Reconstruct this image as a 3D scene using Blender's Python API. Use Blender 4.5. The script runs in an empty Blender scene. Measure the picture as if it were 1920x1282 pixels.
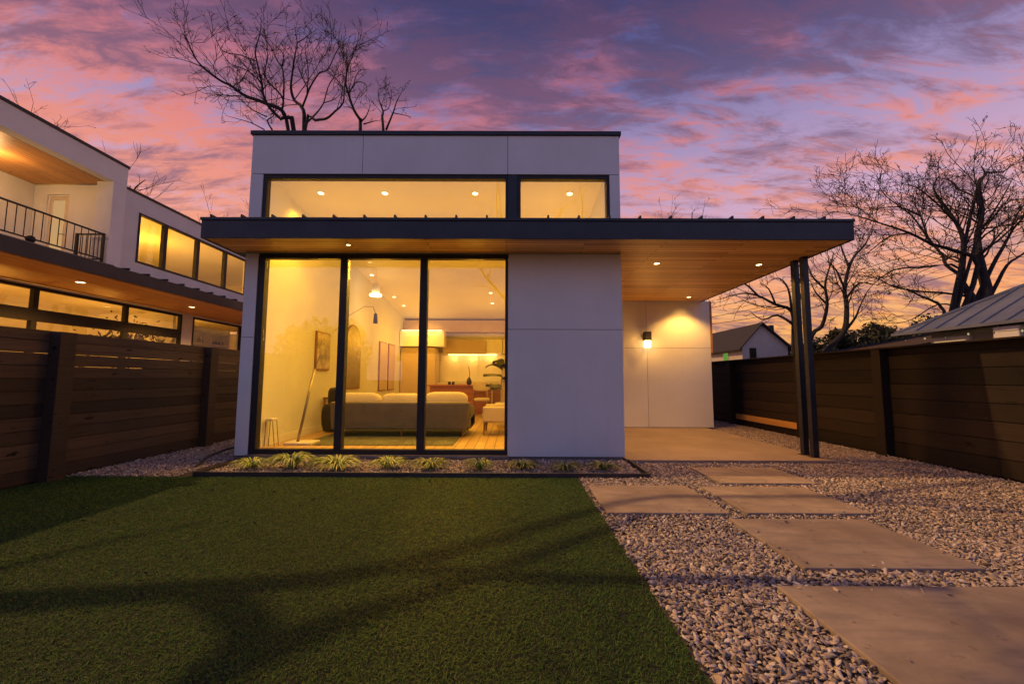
import bpy, math, random
import numpy as np
from mathutils import Matrix, Vector
random.seed(7); RNG = np.random.default_rng(7)
scene = bpy.context.scene
COL = scene.collection
rad = math.radians

# ---------------------------------------------------------------- camera
CAM_H = 1.25; F_PX = 779.2; CX, CY = 960.0, 641.0
def cam_matrix(yaw, pitch, roll):
    c, s = math.cos(pitch), math.sin(pitch)
    fwd = Vector((-math.sin(yaw) * c, math.cos(yaw) * c, s)); right = Vector((math.cos(yaw), math.sin(yaw), 0))
    up = right.cross(fwd)
    r2 = right * math.cos(roll) + up * math.sin(roll); u2 = up * math.cos(roll) - right * math.sin(roll)
    return Matrix((r2, u2, -fwd)).transposed()
CM = cam_matrix(rad(.11335), rad(4.990), rad(.2158))
cd = bpy.data.cameras.new('camera'); cam = bpy.data.objects.new('camera', cd); COL.objects.link(cam)
cam.matrix_world = Matrix.Translation((0, 0, CAM_H)) @ CM.to_4x4()
cd.sensor_width = 36; cd.lens = F_PX / 1920 * 36; cd.clip_start = .05; cd.clip_end = 2000
scene.camera = cam
scene.view_settings.view_transform = 'Standard'; scene.view_settings.look = 'None'
scene.view_settings.exposure = 0.0; scene.view_settings.gamma = 1
scene.cycles.use_denoising = True; scene.cycles.sample_clamp_indirect = 4
scene.cycles.transparent_max_bounces = 24; scene.cycles.max_bounces = 10; scene.cycles.diffuse_bounces = 6
def at(x, y, Y):                      # real point at depth Y seen at photo pixel x, y
    d = CM @ Vector(((x - CX) / F_PX, -(y - CY) / F_PX, -1)); t = Y / d.y
    return np.array((d.x * t, d.y * t, CAM_H + d.z * t))

def srgb(r, g, b):
    f = lambda v: (v / 255 / 12.92) if v <= 10 else ((v / 255 + .055) / 1.055) ** 2.4
    return (f(r), f(g), f(b), 1)

# ---------------------------------------------------------------- node helper
class N:
    def __init__(s, tree): s.t = tree; s.n = tree.nodes; s.l = tree.links
    def new(s, typ, **kw):
        n = s.n.new(typ)
        for k, v in kw.items(): setattr(n, k, v)
        return n
    def set(s, sock, v):
        if isinstance(v, bpy.types.NodeSocket): s.l.new(v, sock)
        elif v is not None: sock.default_value = v
    def math(s, op, a, b=None, c=None, clamp=False):
        n = s.new('ShaderNodeMath', operation=op, use_clamp=clamp)
        for i, v in enumerate((a, b, c)): s.set(n.inputs[i], v)
        return n.outputs[0]
    def mix(s, f, a, b, mode='MIX'):
        n = s.new('ShaderNodeMix', data_type='RGBA', blend_type=mode)
        s.set(n.inputs[0], f); s.set(n.inputs[6], a); s.set(n.inputs[7], b)
        return n.outputs[2]
    def ramp(s, f, stops, interp='LINEAR'):
        n = s.new('ShaderNodeValToRGB'); cr = n.color_ramp; cr.interpolation = interp
        while len(cr.elements) < len(stops): cr.elements.new(.5)
        for e, (p, c) in zip(cr.elements, stops):
            e.position = p; e.color = c if len(c) == 4 else (*c, 1)
        s.set(n.inputs[0], f); return n.outputs[0]
    def noise(s, vec, scale, detail=4, rough=.55, dist=0):
        n = s.new('ShaderNodeTexNoise'); s.set(n.inputs['Vector'], vec)
        n.inputs['Scale'].default_value = scale; n.inputs['Detail'].default_value = detail
        n.inputs['Roughness'].default_value = rough; n.inputs['Distortion'].default_value = dist
        return n.outputs[0]
    def mapping(s, vec, scale=(1, 1, 1), rot=(0, 0, 0), loc=(0, 0, 0)):
        n = s.new('ShaderNodeMapping'); s.set(n.inputs[0], vec)
        n.inputs[1].default_value = loc; n.inputs[2].default_value = rot; n.inputs[3].default_value = scale
        return n.outputs[0]
    def comb(s, x, y, z):
        n = s.new('ShaderNodeCombineXYZ')
        for i, v in enumerate((x, y, z)): s.set(n.inputs[i], v)
        return n.outputs[0]
    def step(s, v, a, b):
        n = s.new('ShaderNodeMapRange', interpolation_type='SMOOTHSTEP'); s.set(n.inputs[0], v)
        n.inputs[1].default_value = a; n.inputs[2].default_value = b
        return n.outputs[0]

# ---------------------------------------------------------------- sunset sky (world)
W = bpy.data.worlds.new('World'); scene.world = W; W.use_nodes = True
g = N(W.node_tree); g.n.clear()
tc = g.new('ShaderNodeTexCoord').outputs['Generated']
sp = g.new('ShaderNodeSeparateXYZ'); g.set(sp.inputs[0], tc)
dx, dy, dz = sp.outputs
el = g.math('MAXIMUM', dz, 0.0)
glow = g.math('ADD', g.math('MULTIPLY', dx, .62), g.math('MULTIPLY', dy, .785))       # 1 towards the sunset
gl = g.step(glow, .55, 1.0)
left = g.step(g.math('SUBTRACT', g.math('MULTIPLY', dy, .3), dx), -.2, .7)
clear_ = g.ramp(el, [(0, srgb(246, 178, 104)), (.07, srgb(240, 174, 140)), (.17, srgb(224, 166, 168)), (.34, srgb(204, 166, 194)), (.48, srgb(160, 142, 184)), (.58, srgb(112, 106, 156)), (.70, srgb(70, 76, 132)), (.85, srgb(46, 54, 106))])
clear_ = g.mix(g.math('MULTIPLY', gl, g.math('SUBTRACT', 1.0, g.step(el, .02, .34))), clear_, srgb(252, 184, 96))
lit = g.ramp(el, [(0, srgb(255, 186, 86)), (.12, srgb(252, 166, 96)), (.30, srgb(242, 158, 128)), (.46, srgb(224, 134, 126)), (.56, srgb(192, 114, 128)), (.66, srgb(150, 96, 126)), (.80, srgb(80, 70, 118)), (1, srgb(50, 54, 106))])
dark = g.ramp(el, [(0, srgb(112, 86, 100)), (.2, srgb(140, 106, 128)), (.42, srgb(126, 100, 128)), (.56, srgb(94, 80, 114)), (.68, srgb(66, 62, 98)), (.85, srgb(44, 50, 98))])
den = g.math('ADD', el, .22)
px = g.math('DIVIDE', dx, den); py = g.math('DIVIDE', dy, den)
plane = g.comb(px, py, 0.0)
m1 = g.mapping(plane, (2.3, 6.4, 1), (0, 0, rad(17)), (3.1, 1.7, 0))
n_big = g.noise(m1, 1.15, 12, .66, .6)
m2 = g.mapping(plane, (3.6, 10.5, 1), (0, 0, rad(24)), (.4, 5.2, 0))
n_str = g.noise(m2, 1.7, 12, .7, .8)
m3 = g.mapping(plane, (1.8, 5.2, 1), (0, 0, rad(14)), (7.7, 2.9, 0))
n_dark = g.noise(m3, 1.5, 12, .64, .5)
lm = g.math('ADD', g.math('MULTIPLY', n_big, .52), g.math('MULTIPLY', n_str, .48))
lm = g.math('ADD', lm, g.math('MULTIPLY', left, .06))
lm = g.math('SUBTRACT', lm, g.math('MULTIPLY', g.math('MULTIPLY', g.step(dx, -.05, .6), g.step(el, .2, .5)), .035))
litm = g.step(lm, .42, .585)
c = g.mix(g.math('MULTIPLY', litm, .95), clear_, lit)
dk = g.math('ADD', g.math('MULTIPLY', n_dark, .6), g.math('MULTIPLY', n_str, .4))
dk = g.math('ADD', dk, g.math('MULTIPLY', g.step(el, .40, .66), .12))
dk = g.math('ADD', dk, g.math('MULTIPLY', g.math('MULTIPLY', g.step(dx, .2, .6), g.math('SUBTRACT', 1.0, g.step(el, .08, .3))), .045))
c = g.mix(g.math('MULTIPLY', g.step(dk, .468, .64), .80), c, dark)
back = g.step(dy, .25, -.45)                                                           # eastern sky: purple blue dusk
bc = g.ramp(el, [(0, srgb(204, 158, 166)), (.12, srgb(176, 154, 182)), (.35, srgb(136, 154, 206)), (.6, srgb(108, 128, 196)), (.85, srgb(48, 58, 112))])
bc = g.mix(g.math('MULTIPLY', litm, .15), bc, lit)
c = g.mix(back, c, bc)
c = g.mix(g.step(dz, 0.0, -.03), c, (.03, .024, .024, 1))
bg = g.new('ShaderNodeBackground'); g.set(bg.inputs[0], c); bg.inputs[1].default_value = 1.05
g.l.new(bg.outputs[0], g.new('ShaderNodeOutputWorld').inputs[0])

# ---------------------------------------------------------------- low sun from the left
SUN_EL = rad(44.5)
sd = bpy.data.lights.new('sun', 'SUN'); sun = bpy.data.objects.new('sun', sd); COL.objects.link(sun)
sd.energy = 2.6; sd.angle = rad(.55); sd.color = (1, .56, .20)
sdir = Vector((math.cos(SUN_EL), -.06, -math.sin(SUN_EL)))
sun.rotation_euler = sdir.to_track_quat('-Z', 'Y').to_euler()

def lamp(name, kind, loc, power, color=(1, .62, .2), size=.05, target=None, spot=None, blend=.6):
    d = bpy.data.lights.new(name, kind); o = bpy.data.objects.new(name, d); COL.objects.link(o)
    o.location = loc; d.energy = power; d.color = color
    if kind == 'AREA': d.size = size
    else: d.shadow_soft_size = size
    if kind == 'SPOT': d.spot_size = rad(spot or 120); d.spot_blend = blend
    if target is not None: o.rotation_euler = (Vector(target) - Vector(loc)).to_track_quat('-Z', 'Y').to_euler()
    return o

# ---------------------------------------------------------------- materials
MATS = {}
def material(name, build):
    m = bpy.data.materials.new(name); m.use_nodes = True
    k = N(m.node_tree); k.n.clear(); out = k.new('ShaderNodeOutputMaterial')
    k.l.new(build(k), out.inputs[0]); MATS[name] = m; return m
def coords(k): return k.new('ShaderNodeTexCoord').outputs['Object']
def bsdf(k, col, rough=.6, metal=0, bump=None, bs=.2, bd=.01, spec=.5, **kw):
    p = k.new('ShaderNodeBsdfPrincipled'); k.set(p.inputs['Base Color'], col); k.set(p.inputs['Roughness'], rough)
    p.inputs['Metallic'].default_value = metal; p.inputs['Specular IOR Level'].default_value = spec
    if bump is not None:
        b = k.new('ShaderNodeBump'); b.inputs['Strength'].default_value = bs; b.inputs['Distance'].default_value = bd
        k.set(b.inputs['Height'], bump); k.l.new(b.outputs[0], p.inputs['Normal'])
    for a, v in kw.items(): p.inputs[a].default_value = v
    return p.outputs[0]
def simple(name, c1, c2, scale=3, rough=.6, metal=0, bumpscale=60, bs=.15, bd=.004, spec=.5, stretch=(1, 1, 1)):
    def b(k):
        v = k.mapping(coords(k), stretch)
        n = k.noise(v, scale, 6, .6)
        col = k.mix(k.step(n, .3, .7), (*c1, 1), (*c2, 1))
        r = k.math('ADD', k.math('MULTIPLY', k.noise(v, scale * 2.3, 4), .25), rough - .12)
        return bsdf(k, col, r, metal, k.noise(v, bumpscale, 5, .6), bs, bd, spec)
    return material(name, b)

def stucco(k):
    v = coords(k)
    n = k.noise(v, .9, 5, .6); s = k.noise(k.mapping(v, (6, 6, .5)), 1.4, 5, .6)
    col = k.mix(k.step(n, .3, .7), (.68, .685, .67, 1), (.75, .755, .74, 1))
    col = k.mix(k.math('MULTIPLY', k.step(s, .55, .8), .25), col, (.58, .58, .57, 1))
    gm = k.new('ShaderNodeNewGeometry').outputs['Random Per Island']
    col = k.mix(k.math('MULTIPLY', gm, .10), col, (.45, .45, .45, 1))
    return bsdf(k, col, .85, 0, k.math('ADD', k.noise(v, 140, 4, .7), k.math('MULTIPLY', k.noise(v, 4, 3), 3.0)), .35, .005, .3)
material('stucco', stucco)
simple('joint', (.10, .10, .11), (.12, .12, .13), 4, .9)
simple('plaster', (.74, .72, .68), (.78, .76, .72), 1.2, .8, bumpscale=90, bs=.05)
simple('black_metal', (.016, .018, .024), (.024, .027, .036), 2.5, .42, .2, 40, .05)
simple('black_frame', (.010, .010, .012), (.016, .016, .018), 4, .62, .0, 60, .05)
simple('concrete_base', (.16, .135, .12), (.24, .2, .18), 3, .85, 0, 80, .3)
def planks(k, along='x', c=((.52, .26, .07), (.88, .54, .19)), row=.10, length=2.3):
    v = coords(k)
    sv = k.new('ShaderNodeSeparateXYZ'); k.set(sv.inputs[0], v); X, Y, Z = sv.outputs
    a, b = (X, Y) if along == 'x' else (Y, X)
    bt = k.new('ShaderNodeTexBrick'); k.set(bt.inputs['Vector'], k.comb(a, b, 0.0))
    bt.inputs['Scale'].default_value = 1; bt.inputs['Brick Width'].default_value = length; bt.inputs['Row Height'].default_value = row
    bt.inputs['Mortar Size'].default_value = .006; bt.inputs['Mortar Smooth'].default_value = .2
    bt.inputs['Color1'].default_value = (*c[0], 1); bt.inputs['Color2'].default_value = (*c[1], 1); bt.inputs['Mortar'].default_value = (.05, .022, .008, 1)
    grain = k.noise(k.comb(k.math('MULTIPLY', a, 1.6), k.math('MULTIPLY', b, 38), 0.0), 1.5, 7, .65, .6)
    col = k.mix(k.math('MULTIPLY', k.step(grain, .45, .75), .55), bt.outputs[0], (.26, .105, .03, 1))
    return bsdf(k, col, .5, 0, k.math('SUBTRACT', k.math('MULTIPLY', grain, .2), bt.outputs['Fac']), .35, .004)
material('cedar_soffit', lambda k: planks(k))
material('cedar_soffit_long', lambda k: planks(k, 'y', ((.50, .24, .07), (.64, .33, .10)), .13, 3.1))
material('oak_floor', lambda k: planks(k, 'y', ((.46, .31, .17), (.60, .42, .25)), .16, 2.0))
def stained(k, tint=1.0, horiz=True):
    gm = k.new('ShaderNodeNewGeometry').outputs['Random Per Island']
    v = coords(k)
    gr = k.noise(k.mapping(v, (9, .9, 26)), 1.6, 8, .66, .8)
    kn = k.noise(k.mapping(v, (4, 2.2, 7)), 1.7, 3, .5)
    col = k.mix(gm, (.028 * tint, .019 * tint, .013 * tint, 1), (.125 * tint, .078 * tint, .046 * tint, 1))
    col = k.mix(k.math('MULTIPLY', k.step(gr, .45, .72), .6), col, (.022 * tint, .014 * tint, .010 * tint, 1))
    col = k.mix(k.step(kn, .66, .71), col, (.010, .007, .005, 1))
    return bsdf(k, col, .72, 0, gr, .5, .006, .3)
material('stained_fence', lambda k: stained(k, 1.05))
material('dark_stained_fence', lambda k: stained(k, .36))
simple('raw_board', (.62, .30, .075), (.74, .39, .11), 2, .6, stretch=(6, .6, 10))
def paver(k):
    v = coords(k)
    n = k.noise(v, 1.3, 7, .65, .4); st = k.noise(k.mapping(v, (1.2, 7, 1), (0, 0, rad(28))), 1.5, 7, .65)
    fine = k.noise(v, 70, 4, .7)
    col = k.mix(k.step(n, .3, .72), (.22, .165, .125, 1), (.40, .31, .235, 1))
    col = k.mix(k.math('MULTIPLY', k.step(st, .45, .7), .55), col, (.17, .145, .135, 1))
    col = k.mix(k.math('MULTIPLY', k.step(k.noise(v, 14, 3, .5), .66, .72), .5), col, (.12, .095, .08, 1))
    col = k.mix(k.math('MULTIPLY', k.step(fine, .6, .78), .3), col, (.16, .12, .1, 1))
    return bsdf(k, col, .8, 0, k.math('ADD', fine, st), .22, .004, .35)
material('paver', paver)
def slabm(k):
    v = coords(k)
    n = k.noise(v, 1.1, 7, .65, .3); st = k.noise(k.mapping(v, (1.0, 8, 1), (0, 0, rad(-20))), 1.6, 7, .65)
    col = k.mix(k.step(n, .3, .72), (.27, .20, .14, 1), (.37, .28, .20, 1))
    col = k.mix(k.math('MULTIPLY', k.step(st, .48, .72), .4), col, (.20, .15, .105, 1))
    return bsdf(k, col, .7, 0, k.noise(v, 60, 4, .7), .15, .003)
material('patio_concrete', slabm)
def pebblem(k):
    gm = k.new('ShaderNodeNewGeometry').outputs['Random Per Island']
    col = k.ramp(gm, [(0, (.10, .085, .08)), (.12, (.18, .15, .135)), (.22, (.46, .34, .26)), (.40, (.58, .455, .36)), (.55, (.33, .255, .21)), (.66, (.60, .49, .40)), (.80, (.21, .185, .175)), (.90, (.50, .385, .31)), (1, (.76, .68, .60))])
    n = k.noise(coords(k), 45, 4, .6)
    col = k.mix(k.math('MULTIPLY', k.step(n, .45, .75), .35), col, (.14, .10, .085, 1))
    return bsdf(k, col, .62, 0, n, .2, .003)
material('pebbles', pebblem)
simple('gravel_bed', (.035, .028, .025), (.07, .055, .05), 30, .95, 0, 60, .6, .01)
simple('soil', (.05, .045, .03), (.09, .075, .05), .3, .95, 0, 5, .4, .05)
simple('turf_base', (.010, .013, .004), (.018, .02, .007), 30, .95, 0, 90, .6, .01)
def turf(k):
    gm = k.new('ShaderNodeNewGeometry').outputs['Random Per Island']
    big = k.noise(coords(k), .8, 4, .6)
    col = k.ramp(gm, [(0, (.013, .045, .006)), (.3, (.032, .095, .010)), (.6, (.056, .145, .015)), (.85, (.085, .17, .02)), (1, (.15, .17, .045))])
    col = k.mix(k.math('MULTIPLY', k.step(big, .4, .65), .35), col, (.05, .095, .014, 1))
    return bsdf(k, col, .55, 0, spec=.25)
material('turf', turf)
def leafy(name, stops, rough=.5):
    def b(k):
        gm = k.new('ShaderNodeNewGeometry').outputs['Random Per Island']
        return bsdf(k, k.ramp(gm, stops), rough, spec=.35)
    return material(name, b)
leafy('variegated', [(0, (.10, .18, .03)), (.3, (.28, .38, .06)), (.6, (.50, .54, .12)), (1, (.66, .64, .26))])
leafy('dark_variegated', [(0, (.07, .10, .03)), (.5, (.22, .25, .06)), (1, (.50, .47, .18))])
leafy('evergreen', [(0, (.012, .018, .010)), (.6, (.03, .038, .018)), (1, (.055, .055, .028))], .7)
leafy('dry_leaf', [(0, (.035, .025, .014)), (1, (.08, .05, .025))], .7)
simple('bark', (.012, .010, .009), (.026, .021, .019), 3, .9, 0, 25, .6, .02, stretch=(3, 3, .8))
simple('house_leaf', (.006, .014, .005), (.014, .024, .008), 6, .5)
simple('linen', (.15, .135, .11), (.19, .17, .14), 4, .9, 0, 220, .25)
simple('cream_fabric', (.62, .54, .42), (.70, .62, .50), 4, .9, 0, 220, .25)
simple('walnut', (.20, .085, .035), (.28, .13, .055), 2, .45, stretch=(1, 8, 8))
simple('red_wood', (.36, .13, .05), (.45, .18, .07), 2, .45, stretch=(1, 8, 8))
simple('rug_wool', (.075, .08, .07), (.13, .13, .11), 5, .95, 0, 150, .6)
simple('black_leather', (.014, .012, .011), (.024, .02, .018), 6, .35)
simple('brushed_steel', (.24, .20, .17), (.32, .27, .23), 8, .4, .6)
simple('white_enamel', (.74, .72, .68), (.80, .78, .74), 3, .4)
simple('cabinet', (.50, .38, .25), (.56, .43, .29), 1.5, .5, stretch=(1, 1, .3))
simple('light_cabinet', (.76, .70, .60), (.80, .75, .66), 1.5, .5)
simple('backsplash', (.72, .68, .6), (.78, .74, .66), 2, .35)
simple('shingles', (.020, .020, .027), (.040, .038, .046), 14, .85, 0, 30, .6, .02)
simple('siding_white', (.50, .44, .37), (.56, .49, .42), 2, .8)
simple('siding_grey', (.36, .36, .30), (.42, .42, .35), 2, .8)
simple('zinc_roof', (.15, .175, .235), (.21, .235, .30), 1.2, .5, .35, 20, .1)
simple('brown_board', (.30, .14, .05), (.38, .19, .07), 3, .6, stretch=(1, 8, 8))
simple('mirror_art', (.10, .07, .05), (.55, .45, .35), 5, .3, .3)
simple('edging_steel', (.028, .022, .018), (.055, .042, .034), 5, .7)
simple('rubber', (.010, .010, .010), (.016, .016, .016), 9, .5)
def glassm(refl, tint):
    def b(k):
        ge = k.new('ShaderNodeNewGeometry'); dp = k.new('ShaderNodeVectorMath', operation='DOT_PRODUCT')
        k.l.new(ge.outputs['Normal'], dp.inputs[0]); k.l.new(ge.outputs['Incoming'], dp.inputs[1])
        ca = k.math('SUBTRACT', 1.0, k.math('ABSOLUTE', dp.outputs['Value']), clamp=True)
        fr = k.math('ADD', k.math('MULTIPLY', k.math('POWER', ca, 5.0), .9), .04 + refl, clamp=True)
        t = k.new('ShaderNodeBsdfTransparent'); t.inputs[0].default_value = (*tint, 1)
        gl_ = k.new('ShaderNodeBsdfGlossy'); gl_.inputs['Roughness'].default_value = .0
        wob = k.new('ShaderNodeBump'); wob.inputs['Strength'].default_value = .012; wob.inputs['Distance'].default_value = .05
        k.set(wob.inputs['Height'], k.noise(coords(k), .9, 2)); k.l.new(wob.outputs[0], gl_.inputs['Normal'])
        m = k.new('ShaderNodeMixShader'); k.set(m.inputs[0], fr)
        k.l.new(t.outputs[0], m.inputs[1]); k.l.new(gl_.outputs[0], m.inputs[2]); return m.outputs[0]
    return b
material('glass', glassm(.055, (.98, .97, .95)))
material('neighbour_glass', glassm(.03, (.95, .93, .85)))
def emit(name, col, s):
    def b(k):
        e = k.new('ShaderNodeEmission'); e.inputs[0].default_value = (*col, 1); e.inputs[1].default_value = s; return e.outputs[0]
    return material(name, b)
emit('lamp_glow', (1, .72, .30), 8); emit('led_strip', (1, .70, .25), 6); emit('wall_lamp_glow', (1, .70, .28), 4.5)
emit('soft_glow', (1, .66, .26), 3.5); emit('green_window', (.30, .75, .12), .36); emit('string_bulb', (1, .75, .4), .45)
emit('window_warm', (1, .58, .24), .55)

# ---------------------------------------------------------------- mesh builder
class MB:
    def __init__(s): s.v = []; s.f = []; s.n = 0
    def add(s, v, *faces):                        # faces: arrays of shape (k, sides)
        v = np.asarray(v, float).reshape(-1, 3)
        for f in faces:
            f = np.asarray(f, np.int64)
            if f.size: s.f.append(f + s.n)
        s.v.append(v); s.n += len(v); return s
    BF = np.array([[0, 3, 2, 1], [4, 5, 6, 7], [0, 1, 5, 4], [1, 2, 6, 5], [2, 3, 7, 6], [3, 0, 4, 7]])
    def box(s, x0, x1, y0, y1, z0, z1):
        return s.add([(x0, y0, z0), (x1, y0, z0), (x1, y1, z0), (x0, y1, z0), (x0, y0, z1), (x1, y0, z1), (x1, y1, z1), (x0, y1, z1)], s.BF)
    def hexa(s, pts): return s.add(pts, s.BF)     # 8 corners, order as box
    def beam(s, a, b, w, h, up=(0, 0, 1)):
        a, b = Vector(a), Vector(b); d = (b - a).normalized(); u = Vector(up)
        r = d.cross(u).normalized(); u = r.cross(d).normalized(); r *= w / 2; u *= h / 2
        return s.add([a - r - u, a + r - u, b + r - u, b - r - u, a - r + u, a + r + u, b + r + u, b - r + u], s.BF)
    def prism(s, poly, off):                      # planar polygon extruded by an offset vector
        p = np.array(poly, float); n = len(p); o = np.array(off, float)
        i = np.arange(n); q = np.stack([i, (i + 1) % n, (i + 1) % n + n, i + n], 1)
        return s.add(np.vstack([p, p + o]), q, np.arange(n)[None, ::-1], (np.arange(n) + n)[None])
    def tube(s, pts, r, n=6, cap=True):
        p = np.array(pts, float); m = len(p); r = np.broadcast_to(np.asarray(r, float), (m,))
        t = np.gradient(p, axis=0); t /= np.linalg.norm(t, axis=1)[:, None] + 1e-9
        ref = np.array((.31, .2, .93)) if abs(t[0] @ np.array((.31, .2, .93))) < .9 else np.array((1., 0, 0))
        a = np.cross(t, ref); a /= np.linalg.norm(a, axis=1)[:, None] + 1e-9; b = np.cross(t, a)
        th = np.arange(n) * 2 * np.pi / n
        ring = p[:, None] + r[:, None, None] * (np.cos(th)[None, :, None] * a[:, None] + np.sin(th)[None, :, None] * b[:, None])
        i = np.arange(m - 1)[:, None] * n + np.arange(n)[None]; j = np.arange(m - 1)[:, None] * n + (np.arange(n)[None] + 1) % n
        q = np.stack([i, j, j + n, i + n], -1).reshape(-1, 4)
        caps = [np.arange(n)[None, ::-1], (np.arange(n) + (m - 1) * n)[None]] if cap else []
        return s.add(ring.reshape(-1, 3), q, *caps)
    def lathe(s, prof, c, n=24):                  # profile (r, z) about vertical axis at c
        p = np.array(prof, float); m = len(p); th = np.arange(n) * 2 * np.pi / n
        v = np.stack([c[0] + p[:, 0:1] * np.cos(th), c[1] + p[:, 0:1] * np.sin(th), c[2] + np.repeat(p[:, 1:2], n, 1)], -1)
        i = np.arange(m - 1)[:, None] * n + np.arange(n)[None]; j = np.arange(m - 1)[:, None] * n + (np.arange(n)[None] + 1) % n
        return s.add(v.reshape(-1, 3), np.stack([i, j, j + n, i + n], -1).reshape(-1, 4), np.arange(n)[None, ::-1], (np.arange(n) + (m - 1) * n)[None])
    def pillow(s, c, size, e=.35, rot=0, tilt=0, n=20, m=11):   # rounded cushion (superellipsoid)
        u = np.linspace(-np.pi, np.pi, n, endpoint=False); w = np.linspace(-np.pi / 2 + .02, np.pi / 2 - .02, m)
        sg = lambda x, p: np.sign(x) * np.abs(x) ** p
        x = sg(np.cos(w), .42)[:, None] * sg(np.cos(u), e)[None]; y = sg(np.cos(w), .42)[:, None] * sg(np.sin(u), e)[None]; z = np.repeat(sg(np.sin(w), .8)[:, None], n, 1)
        v = np.stack([x * size[0] / 2, y * size[1] / 2, z * size[2] / 2], -1).reshape(-1, 3)
        R = np.array(Matrix.Rotation(rot, 3, 'Z') @ Matrix.Rotation(tilt, 3, 'X')); v = v @ R.T + np.array(c)
        i = np.arange(m - 1)[:, None] * n + np.arange(n)[None]; j = np.arange(m - 1)[:, None] * n + (np.arange(n)[None] + 1) % n
        return s.add(v, np.stack([i, j, j + n, i + n], -1).reshape(-1, 4), np.arange(n)[None, ::-1], (np.arange(n) + (m - 1) * n)[None])
    def build(s, name, mat, parent=None, bevel=0, smooth=False, kind=None, origin=None):
        v = np.vstack(s.v); base = np.zeros(3)
        if parent is not None: base = np.array(parent['_base'] if '_base' in parent else (0, 0, 0))
        elif origin is not None: base = np.array(origin, float)
        v = v - base
        loops = np.concatenate([f.ravel() for f in s.f]); tot = np.concatenate([np.full(len(f), f.shape[1]) for f in s.f])
        me = bpy.data.meshes.new(name); me.vertices.add(len(v)); me.vertices.foreach_set('co', v.ravel().astype(np.float32))
        me.loops.add(len(loops)); me.loops.foreach_set('vertex_index', loops.astype(np.int32))
        me.polygons.add(len(tot)); me.polygons.foreach_set('loop_start', (np.cumsum(tot) - tot).astype(np.int32))
        me.update(calc_edges=True); me.validate()
        me.polygons.foreach_set('use_smooth', np.full(len(me.polygons), bool(smooth)))
        me.materials.append(MATS[mat])
        o = bpy.data.objects.new(name, me); COL.objects.link(o)
        if parent is not None: o.parent = parent
        elif origin is not None: o.location = origin
        if bevel:
            b = o.modifiers.new('bevel', 'BEVEL'); b.width = bevel; b.segments = 2; b.limit_method = 'ANGLE'; b.angle_limit = rad(40)
        if kind: o['kind'] = kind
        if '_base' not in o: o['_base'] = tuple(float(x) for x in base)
        return o
def thing(name, loc, label, cat, group=None):
    o = bpy.data.objects.new(name, None); COL.objects.link(o); o.location = loc; o.empty_display_size = .2
    o['_base'] = tuple(float(x) for x in loc); return tag(o, label, cat, group)
def tag(o, label, cat, group=None):
    o['label'] = label; o['category'] = cat
    if group: o['group'] = group
    return o
def copy_thing(o, loc):
    c = o.copy(); COL.objects.link(c); c.location = loc
    for ch in o.children:
        d = ch.copy(); COL.objects.link(d); d.parent = c
        for gc in ch.children:
            e = gc.copy(); COL.objects.link(e); e.parent = d
    return c

# ---------------------------------------------------------------- ground
MB().box(-300, 300, -200, 500, -.3, -.03).build('ground', 'soil', kind='structure')
MB().box(-5.60, .81, -4, 5.31, -.02, .008).build('lawn_base', 'turf_base', kind='structure')
MB().box(.812, 6.15, -4, 12.5, -.02, .004).box(-5.6, -4.2, 5.312, 12.5, -.02, .004).box(-4.198, .811, 5.312, 6.44, -.02, .004).build('gravel_base', 'gravel_bed', kind='structure')
MB().box(-15, -5.75, 3, 28, -.02, .01).build('bounce_strip', 'patio_concrete', kind='structure')  # unseen pale strip, added to bounce downlight up to the neighbour's soffit
MB().box(1.706, 4.80, 6.28, 10.40, -.05, .055).build('patio', 'patio_concrete', bevel=.008, kind='structure')

# turf blades: one carpet of short curled grass
def make_turf():
    n = 340000
    x = RNG.uniform(-5.58, .81, n); y = 1.15 + (5.31 - 1.15) * RNG.random(n) ** 1.12
    L = RNG.uniform(.016, .034, n); a = RNG.uniform(0, 2 * np.pi, n); w = RNG.uniform(.0009, .0018, n) * (1 + .16 * (y - 1.2))
    d = np.stack([np.cos(a), np.sin(a), 0 * a], 1); sd_ = np.stack([-np.sin(a), np.cos(a), 0 * a], 1) * w[:, None]
    base = np.stack([x, y, np.full(n, .006)], 1); lean = RNG.uniform(.1, .8, n)[:, None]
    up = np.array((0, 0, 1.))
    mid = base + L[:, None] * (.42 * up + .55 * lean * d); tip = mid + L[:, None] * (.02 * up + (.45 + .4 * lean) * d + RNG.normal(0, .18, (n, 3)) * (1, 1, .5))
    v = np.stack([base - sd_, base + sd_, mid - sd_ * .8, mid + sd_ * .8, tip], 1).reshape(-1, 3)
    i = np.arange(n)[:, None] * 5
    MB().add(v, i + np.array([[0, 1, 3, 2]]), i + np.array([[2, 3, 4]])).build('turf_grass', 'turf', kind='stuff')
make_turf()

# pavers
PAV = [(2.46, 3.60, 5.02, 5.90, 'narrow-looking concrete paver nearest the covered patio slab', .034),
       (.87, 1.99, 3.92, 4.90, 'square concrete paver beside the lawn edge near the planting bed', .034),
       (2.15, 3.30, 3.93, 4.87, 'square concrete paver just right of the one beside the lawn', .034),
       (1.90, 3.08, 2.82, 3.77, 'square concrete paver in the middle of the gravel, alone in its row', .034),
       (1.57, 3.02, 1.45, 2.585, 'large concrete paver at the bottom right, nearest the viewer', .034)]
for x0, x1, y0, y1, lb, z in PAV:
    tag(MB().box(x0, x1, y0, y1, -.03, z).build('paver', 'paver', bevel=.006, origin=((x0 + x1) / 2, (y0 + y1) / 2, 0)), lb, 'paver', 'concrete stepping pavers in the gravel')

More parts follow.
